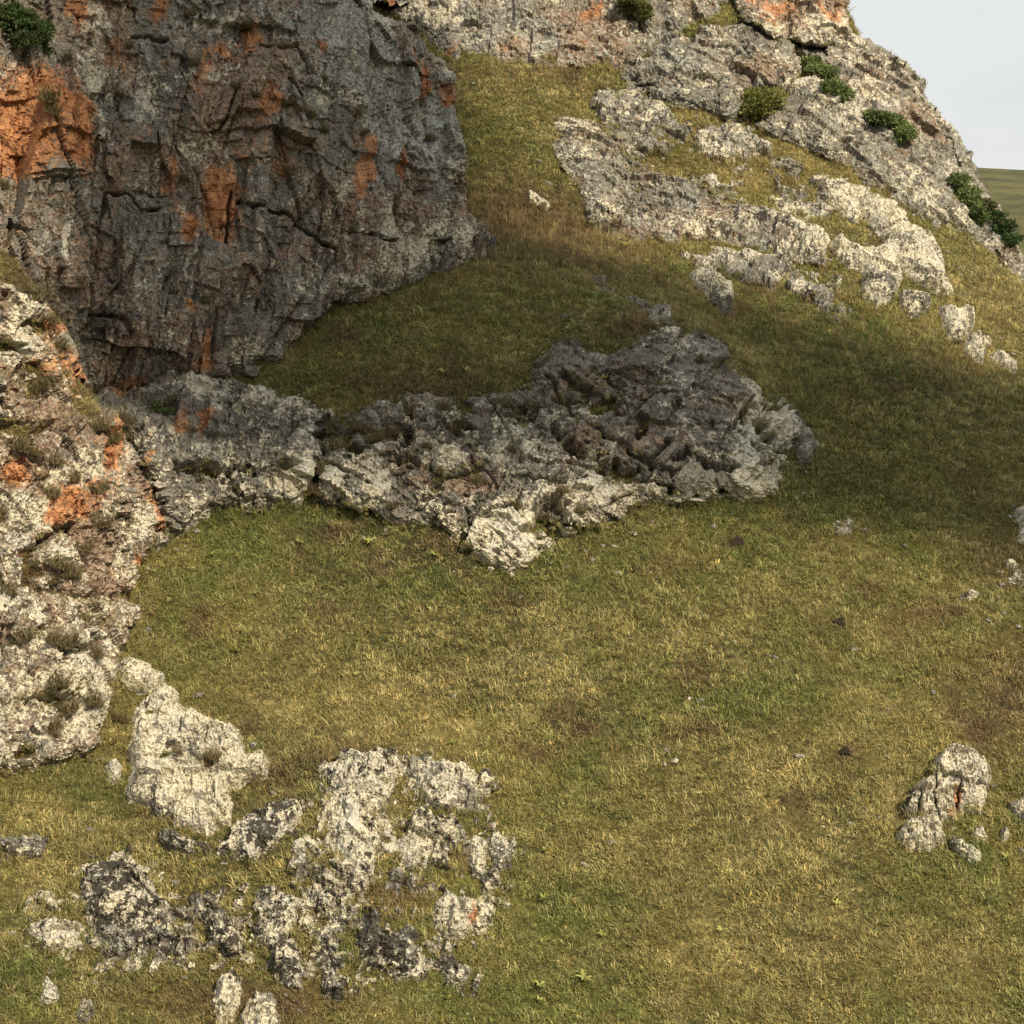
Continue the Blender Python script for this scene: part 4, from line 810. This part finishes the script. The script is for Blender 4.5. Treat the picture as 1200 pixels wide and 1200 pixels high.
# bare sapling on the shelf of the wall
b = surf(146, 478); root = empty('bare_sapling', b, label='small bare brown sapling standing on the shelf below the dark cliff', cat='sapling')
V = []; Fq = []; tube(V, Fq, (0, 0, -0.1), (0.02, -0.05, 0.5), 0.022, 0.016); tube(V, Fq, (0.02, -0.05, 0.5), (0.10, -0.05, 1.0), 0.016, 0.006)
put(bpy.data.objects.new('trunk', mesh('trunk', V, Fq, TWIG)), root)
r = np.random.default_rng(3)
for k in range(11):
    V = []; Fq = []; z = r.uniform(0.35, 0.95); a = r.uniform(0, 6.3); s_ = np.array([0.02 + (z - 0.5) * 0.14, -0.05, z]); e = s_ + np.array([math.cos(a) * 0.3, math.sin(a) * 0.3, 0.22]) * r.uniform(0.5, 1)
    tube(V, Fq, s_, e, 0.009, 0.003, 4); tube(V, Fq, (s_ + e) / 2, e + r.normal(0, 0.1, 3), 0.005, 0.002, 4)
    put(bpy.data.objects.new('branch', mesh('branch', V, Fq, TWIG)), root)
# tufts rooted in the rocks
def tuft_mesh(n, seed, c0, c1, h0=0.18, h1=0.42):
    V, Fq = blades(n, 0.17, h0, h1, 0.011, 0.75, seed, 0.5); r = np.random.default_rng(seed); f = np.repeat(r.random(n), 5)[:, None]
    return mesh('grass_tuft', V, Fq, LEAF, False, {'tint': np.array(c0) * (1 - f) + np.array(c1) * f})
TM = [tuft_mesh(190, 601 + k, (0.085, 0.075, 0.035), (0.21, 0.165, 0.08)) for k in range(3)]
def tufts(L, label, group):
    for k, q in enumerate(L):
        o = bpy.data.objects.new('grass_tuft', TM[k % 3]); p_ = surf(q[0], q[1] + 4); o.location = p_ * (1 - 0.06 / p_[1]); sc = q[2] if len(q) > 2 else 1.0
        o.scale = (sc, sc, sc); o.rotation_euler = (0.35, 0, k * 1.3); put(o, label=label, cat='grass tuft', group=group)
tufts([(58,112,1.7),(62,128,1.4),(84,146,0.8),(340,118,1.2),(352,126,1.2),(364,132,1.1),(346,160,1.1),(356,164,1.0),(418,130,1.1),(428,152,0.8),(505,158,1.1),(380,88,0.7),(288,26,1.0),(222,14,1.2),(250,24,0.8),(338,195,0.9),(276,98,0.9),(228,72,1.0),(240,350,1.0),(94,326,1.0),(4,214,1.0),
       (300,108,0.8),(412,268,1.0),(150,52,1.0),(78,64,0.9),(215,205,0.8),(492,120,0.8),(380,150,1.0)], 'dark tuft of grass rooted in a crack of the tall cliff', 'grass tufts on the cliff')
tufts([(48,345,1.6),(60,372,1.3),(70,402,1.4),(30,338,1.4),(55,448,1.5),(40,455,1.3),(20,520,1.7),(35,528,1.5),(118,500,1.6),(132,512,1.6),(146,490,1.5),(130,488,1.3),(64,540,1.3),(84,560,1.3),(118,570,1.3),(60,575,1.2),(70,660,1.6),(84,672,1.5),(60,680,1.3),(100,640,1.3),(120,610,1.3),(10,690,1.3),(150,510,1.2),(30,745,1.4),(80,750,1.5),(62,745,1.3),(110,765,1.3),(70,800,1.5),(80,830,1.5),(62,850,1.3),(110,820,1.4),(140,840,1.3)],
      'dry grass tuft among the pale buttress rocks', 'grass tufts on the buttress')
tufts([(628,474,1.3),(755,496,1.5),(420,500,1.5),(440,512,1.4),(460,504,1.3),(540,492,1.3),(530,500,1.2),(500,520,1.0),(820,420,0.9),(870,480,0.8),(560,560,1.0),(605,590,0.9),(660,572,1.0),(395,520,1.5),(385,500,1.4),(375,545,1.4),(372,575,1.3),(680,596,1.0),(460,590,0.9),(480,478,1.2),(520,474,1.2),(590,470,1.3)],
      'grass tuft rooted among the blocks of the craggy outcrop', 'grass tufts on the craggy outcrop')
tufts([(245,888,1.2),(252,884,1.0),(208,878,0.7)], 'grass tuft in a hollow of the biggest cream boulder', 'grass tufts on the biggest boulder')
# rosette plants with broad pale leaves
def rosette(seed):
    r = np.random.default_rng(seed); V = []; Fq = []; col = []
    for k in range(11):
        a = k * 2.4 + r.uniform(-0.3, 0.3); L = r.uniform(0.14, 0.26); W = L * 0.26; up = r.uniform(0.25, 1.0); d = np.array([math.cos(a), math.sin(a), 0]); s_ = np.array([-d[1], d[0], 0]); i = len(V)
        for t_, w_, z in ((0, 0.25, 0.0), (0.4, 1.0, 0.55), (0.75, 0.85, 0.8), (1.0, 0.12, 0.72)):
            c = d * L * t_ + np.array([0, 0, z * L * up + 0.03]); V += [c - s_ * W * w_ * 0.5 + [0, 0, 0.012], c - [0, 0, 0.008], c + s_ * W * w_ * 0.5 + [0, 0, 0.012]]
        for q in range(3):
            for e in range(2): o_ = i + q * 3 + e; Fq.append((o_, o_ + 1, o_ + 4, o_ + 3))
        c = np.array([0.30, 0.32, 0.11]) * r.uniform(0.75, 1.25) + np.array([0.08, 0.05, 0]) * r.random(); col += [c] * 12
    return mesh('rosette_plant', V, Fq, LEAF, True, {'tint': np.array(col)})
MARKS2 = [(1110,940,'the square cream outcrop'),(210,890,'the biggest cream boulder'),(600,660,'the pointed tip of the craggy outcrop'),(130,1060,'the black mottled boulder'),(530,1120,'the orange sided rock'),(930,690,'the dark burrow'),(480,430,'the cliff on the grassy ledge'),(280,640,'the speckled rock wall'),(740,300,'the big tilted slab'),(620,1020,'the squarish fissured block')]
def mark2(x, y): return min(MARKS2, key=lambda m_: (m_[0] - x) ** 2 + (m_[1] - y) ** 2)[2]
RM = [rosette(701 + k) for k in range(3)]
for k, (x, y, sc) in enumerate([(433,640,1.1),(508,655,1.0),(273,768,1.4),(286,757,1.0),(532,876,1.1),(640,1002,1.0),(638,1058,0.9),(684,1152,1.3),(631,1160,1.0),(630,1178,0.8),(524,1176,0.9),(858,1036,1.0),(400,422,0.9),(431,402,0.8),(519,440,0.9),(545,438,0.9),
     (965,662,0.9),(896,661,0.8),(746,822,0.8),(1060,800,0.9),(420,795,0.8),(733,292,1.2),(350,640,0.9),(470,850,0.8),(560,700,0.8),(300,700,0.9),(250,655,1.0),(1180,1010,1.0),(705,1100,0.8),(820,915,0.7),(1032,588,0.9),(106,1148,0.9),(180,1168,1.2),(140,1003,1.0),(670,755,0.7),(845,1095,0.8),(978,1064,0.8)]):
    p_ = on_ground(x, y); o = bpy.data.objects.new('rosette_plant', RM[k % 3]); o.location = p_ + [0, -0.03, 0.08]; o.scale = (sc * 0.72,) * 3; o.rotation_euler = (0.45, 0, k * 0.9)
    put(o, label='pale yellow green rosette plant in the turf near ' + mark2(x, y), cat='plant', group='rosette plants in the turf')
# loose stones
def stone_mesh(seed, sub=3):
    import bmesh
    bm = bmesh.new(); bmesh.ops.create_icosphere(bm, subdivisions=sub, radius=1.0); V = np.array([v.co for v in bm.verts]); Fq = [tuple(v.index for v in f.verts) for f in bm.faces]; bm.free()
    f1, _, _ = facets(V * 0.9 + seed, seed, 0.3, 0.9, 0.4); f2, _, _ = facets(V * 2.3 + seed, seed + 50, 0.3, 0.9, 0.4)
    V = V * (1 + 0.5 * (f1 - f1.mean()) + 0.2 * (f2 - f2.mean()))[:, None] * np.array([1.25, 0.9, 0.65])
    mk = np.tile([0.52, 0, 0.28], (len(V), 1))
    return mesh('stone', V, Fq, ROCK, False, {'mask': mk, 'mask2': np.tile([0.2, 0.4, 0.1], (len(V), 1))})
MARKS = [(1110,940,'the square cream outcrop'),(210,890,'the biggest cream boulder'),(650,620,'the craggy outcrop'),(130,1060,'the black mottled boulder'),(330,1100,'the crooked speckled spine'),(530,1080,'the orange sided rock'),
  (1195,620,'the rock at the brown grass edge'),(1135,698,'the purplish grey stone'),(985,730,'the dark burrow'),(780,860,'the reddish brown turf patches'),(400,430,'the foot of the cliff'),(250,620,'the speckled rock wall'),(750,300,'the big tilted slab'),(620,1150,'the foot of the slope'),(860,1040,'the open straw coloured turf')]
def mark(x, y): return min(MARKS, key=lambda m_: (m_[0] - x) ** 2 + (m_[1] - y) ** 2)[2]
SM = [stone_mesh(801 + k) for k in range(4)]
for k, (x, y, s_) in enumerate([(685,1014,7),(781,880,8),(790,893,8),(778,895,6),(936,887,8),(820,822,7),(808,819,5),(824,829,5),(908,771,6),(920,777,5),(862,753,5),(900,768,4),(1128,606,6),(1186,594,7),(1188,601,4),(720,640,5),(1012,622,6),(1176,719,5),(1158,728,5),(1194,735,7),(1048,828,4),(1040,832,4),
      (1040,888,5),(1110,790,4),(234,816,9),(297,874,8),(216,1146,5),(150,1040,5),(120,890,5),(320,930,7),(205,1035,8),(262,1012,7),(60,1140,6),(112,1152,6),(640,755,3),(700,908,4),(1170,700,5),(1108,905,4),(1085,905,5),(1164,922,6),(1166,894,4),(555,1105,6),(612,1000,5),(436,1160,5),(350,1185,5),(1060,640,5),(965,605,5),(610,700,5),(742,626,6)]):
    p_ = on_ground(x, y); w_ = s_ / F * p_[1] * 0.6; o = bpy.data.objects.new('stone', SM[k % 4]); o.location = p_ + [0, 0, w_ * 0.05 + 0.01]; o.scale = (w_, w_, w_); o.rotation_euler = (0.3 * math.sin(k), 0.2, k * 1.7)
    put(o, label='small loose pale stone in the turf near ' + mark(x, y), cat='stone', group='loose stones in the turf')
# scree: broken bits of rock too many to count
scol = bpy.data.collections.new('scree_kinds')
for k in range(4): scol.objects.link(bpy.data.objects.new('scree_bit_%d' % k, stone_mesh(860 + k, 2)))
ng2 = ng.copy(); [n_ for n_ in ng2.nodes if n_.bl_idname == 'GeometryNodeCollectionInfo'][0].inputs['Collection'].default_value = scol
P5, n5_ = ground_points(160000); px, py = proj(P5); k = np.zeros(len(P5))
for cx, cy, rx, ry, s_ in [(780,150,110,50,0.5),(900,210,110,60,0.5),(1020,260,70,50,0.5),(1090,320,50,50,0.35),(1130,400,60,24,0.3),(900,330,110,20,0.3),(700,230,60,60,0.25),(640,200,30,40,0.08),(640,655,110,22,0.30),(480,622,110,14,0.25),(820,604,110,12,0.3),(930,570,20,30,0.25),
      (450,1020,130,110,0.22),(180,1060,160,80,0.16),(250,960,110,30,0.2),(150,900,40,60,0.15),(170,700,30,60,0.25),(200,640,30,20,0.3),(290,600,70,10,0.3),(1100,980,70,30,0.3),(1185,660,40,60,0.12),(1000,620,60,30,0.08),(740,375,60,20,0.15),(1130,740,60,60,0.03),(860,800,120,60,0.015)]:
    k = np.maximum(k, s_ * np.exp(-((px - cx) / rx) ** 2 - ((py - cy) / ry) ** 2))
sel = (rng.random(len(P5)) < k * 0.55) & ~rock_here(P5); P5 = P5[sel]; m = len(P5); sz = 0.022 + 0.075 * rng.random(m) ** 3
scatter('scree', P5 + np.array([0, 0, 0.02]), n5_[sel], rng.integers(0, 4, m), sz, np.ones((m, 3)), 'small broken stones strewn through the turf below and between the rocks', 'stones', ng2)
print('scree', m)
# bare earth mounds
SOIL = plain('dark_soil', (0.045, 0.033, 0.026), 0.95)
for x, y, s_, lb in [(864,636,9,'small dark earth mound in the shaded turf below the outcrop'),(985,730,9,'dark burrow of bare earth in the open meadow'),(990,882,8,'dark bare earth patch uphill of the square cream outcrop')]:
    p_ = on_ground(x, y); w_ = s_ / F * p_[1]; rr = np.linspace(0, 1, 6); V = [(0, 0, 0.10)]; Fq = []
    for q in rr[1:]:
        for k in range(14): a = k / 14 * 6.2832; j = q * (1 + 0.25 * math.sin(3 * a + x)); V.append((j * w_ * math.cos(a), j * w_ * 0.8 * math.sin(a), 0.12 * (1 - q) + 0.03 * math.sin(5 * a + q * 9) - 0.14 * (q > 0.9)))
    for k in range(14): Fq.append((0, 1 + k, 1 + (k + 1) % 14))
    for l in range(4):
        for k in range(14): Fq.append((1 + l * 14 + k, 1 + (l + 1) * 14 + k, 1 + (l + 1) * 14 + (k + 1) % 14, 1 + l * 14 + (k + 1) % 14))
    n_ = terrain_normal(p_[0:1], p_[1:2])[0]
    o = bpy.data.objects.new('earth_mound', mesh('earth_mound', V, Fq, SOIL)); o.location = p_ + n_ * 0.06; o.rotation_euler = Vector(n_).to_track_quat('Z', 'Y').to_euler(); put(o, label=lb, cat='earth mound')
# dry stalks
for x, y, h_, le, lb in [(912,398,0.95,0.0,'single dark dry stalk standing in the shaded grass beyond the outcrop'),(262,862,1.0,1.15,'thin dead stick leaning in the grass above the biggest boulder'),(362,1186,0.9,-0.9,'pale dead stick lying at the foot of the slope')]:
    p_ = on_ground(x, y); V = []; Fq = []; e = np.array([math.sin(le) * h_, 0.1, math.cos(le) * h_ + (0.1 if abs(le) > 0.5 else 0)])
    tube(V, Fq, (0, 0, -0.05), e * 0.5 + [0.01, 0, 0.02], 0.014, 0.011, 5); tube(V, Fq, e * 0.5 + [0.01, 0, 0.02], e, 0.011, 0.006, 5)
    for k in range(5 if abs(le) < 0.5 else 1): z = 0.5 + 0.1 * k; tube(V, Fq, e * z, e * z + np.array([0.05 * (-1) ** k, 0.02, 0.06]), 0.006, 0.003, 4)
    o = bpy.data.objects.new('dry_stalk', mesh('dry_stalk', V, Fq, TWIG)); o.location = p_; put(o, label=lb, cat='dry stalk')

# ------------------------------------------------------------------ the drifting cloudlet whose soft shade lies over the cliff, ledge and gully
SHADE = [(40,-80),(420,-30),(470,28),(520,72),(535,150),(550,240),(566,268),(640,290),(720,306),(800,322),(860,376),(960,396),(1060,416),(1160,446),(1290,480),(1290,640),(1150,630),(1000,606),(920,596),(760,566),(640,570),(540,540),(430,545),(360,560),(280,560),(215,545),(170,490),(112,452),(92,380),(56,336)]
gx, gy = np.meshgrid(np.arange(-40, 1280, 12), np.arange(-60, 1240, 12)); gx = gx.ravel(); gy = gy.ravel()
Yv = tdepth(gx, gy); ri = ((gy + 60) / 2).astype(int); rj = ((gx + 60) / 2).astype(int); rm = ROCKMASK[np.clip(ri, 0, 679), np.clip(rj, 0, 679)]
Yv = np.where(rm > 0, np.minimum(rm, Yv), Yv); Pv = P3(gx, gy, Yv); sdv = poly_sd(gx.astype(float), gy.astype(float), SHADE)
ux = np.cross([0, 0, 1.0], SD); ux /= np.linalg.norm(ux); uy = np.cross(SD, ux)
a_, b_ = Pv @ ux, Pv @ uy; on = sdv > 0; off_ = (sdv < -14) & (Yv < 77)
GA, GB = np.meshgrid(np.arange(a_.min(), a_.max(), 0.9), np.arange(b_.min(), b_.max(), 0.9)); GA = GA.ravel(); GB = GB.ravel()
d_on = np.sqrt(((GA[:, None] - a_[on][None]) ** 2 + (GB[:, None] - b_[on][None]) ** 2).min(1)); d_off = np.sqrt(((GA[:, None] - a_[off_][None]) ** 2 + (GB[:, None] - b_[off_][None]) ** 2).min(1))
kk = (d_on < 0.8) & (d_off > 0.45)
print('cloud puffs', kk.sum(), 'on hit', on.sum())
import bmesh
bm = bmesh.new(); bmesh.ops.create_icosphere(bm, subdivisions=2, radius=1.0); SV = np.array([v.co for v in bm.verts]); SF = np.array([[v.index for v in f.verts] for f in bm.faces]); bm.free()
VV = []; FF = []; r = np.random.default_rng(9)
for a0, b0 in zip(GA[kk], GB[kk]):
    c = ux * a0 + uy * b0 + SD * (300 + r.uniform(-3, 3)); rad = r.uniform(0.7, 1.0); FF.append(SF + len(SV) * len(VV)); VV.append(c + SV * rad * (1 + 0.12 * vnoise(SV * 2 + a0, 4))[:, None])
cm_, nt, p = mat('cloud_vapour', 1.0); g = N(nt); p.inputs['Base Color'].default_value = (0.9, 0.9, 0.9, 1)
tr = g.new('BsdfTransparent'); mx2 = g.new('MixShader'); mx2.inputs[0].default_value = 0.76; g.L(tr.outputs[0], mx2.inputs[1]); g.L(p.outputs[0], mx2.inputs[2]); g.L(mx2.outputs[0], [n for n in nt.nodes if n.type == 'OUTPUT_MATERIAL'][0].inputs[0])
VV = np.concatenate(VV); FF = np.concatenate(FF)
put(bpy.data.objects.new('cloud', mesh('cloud', VV, FF, cm_, True)), label='small white cloud drifting before the sun', kind='structure')
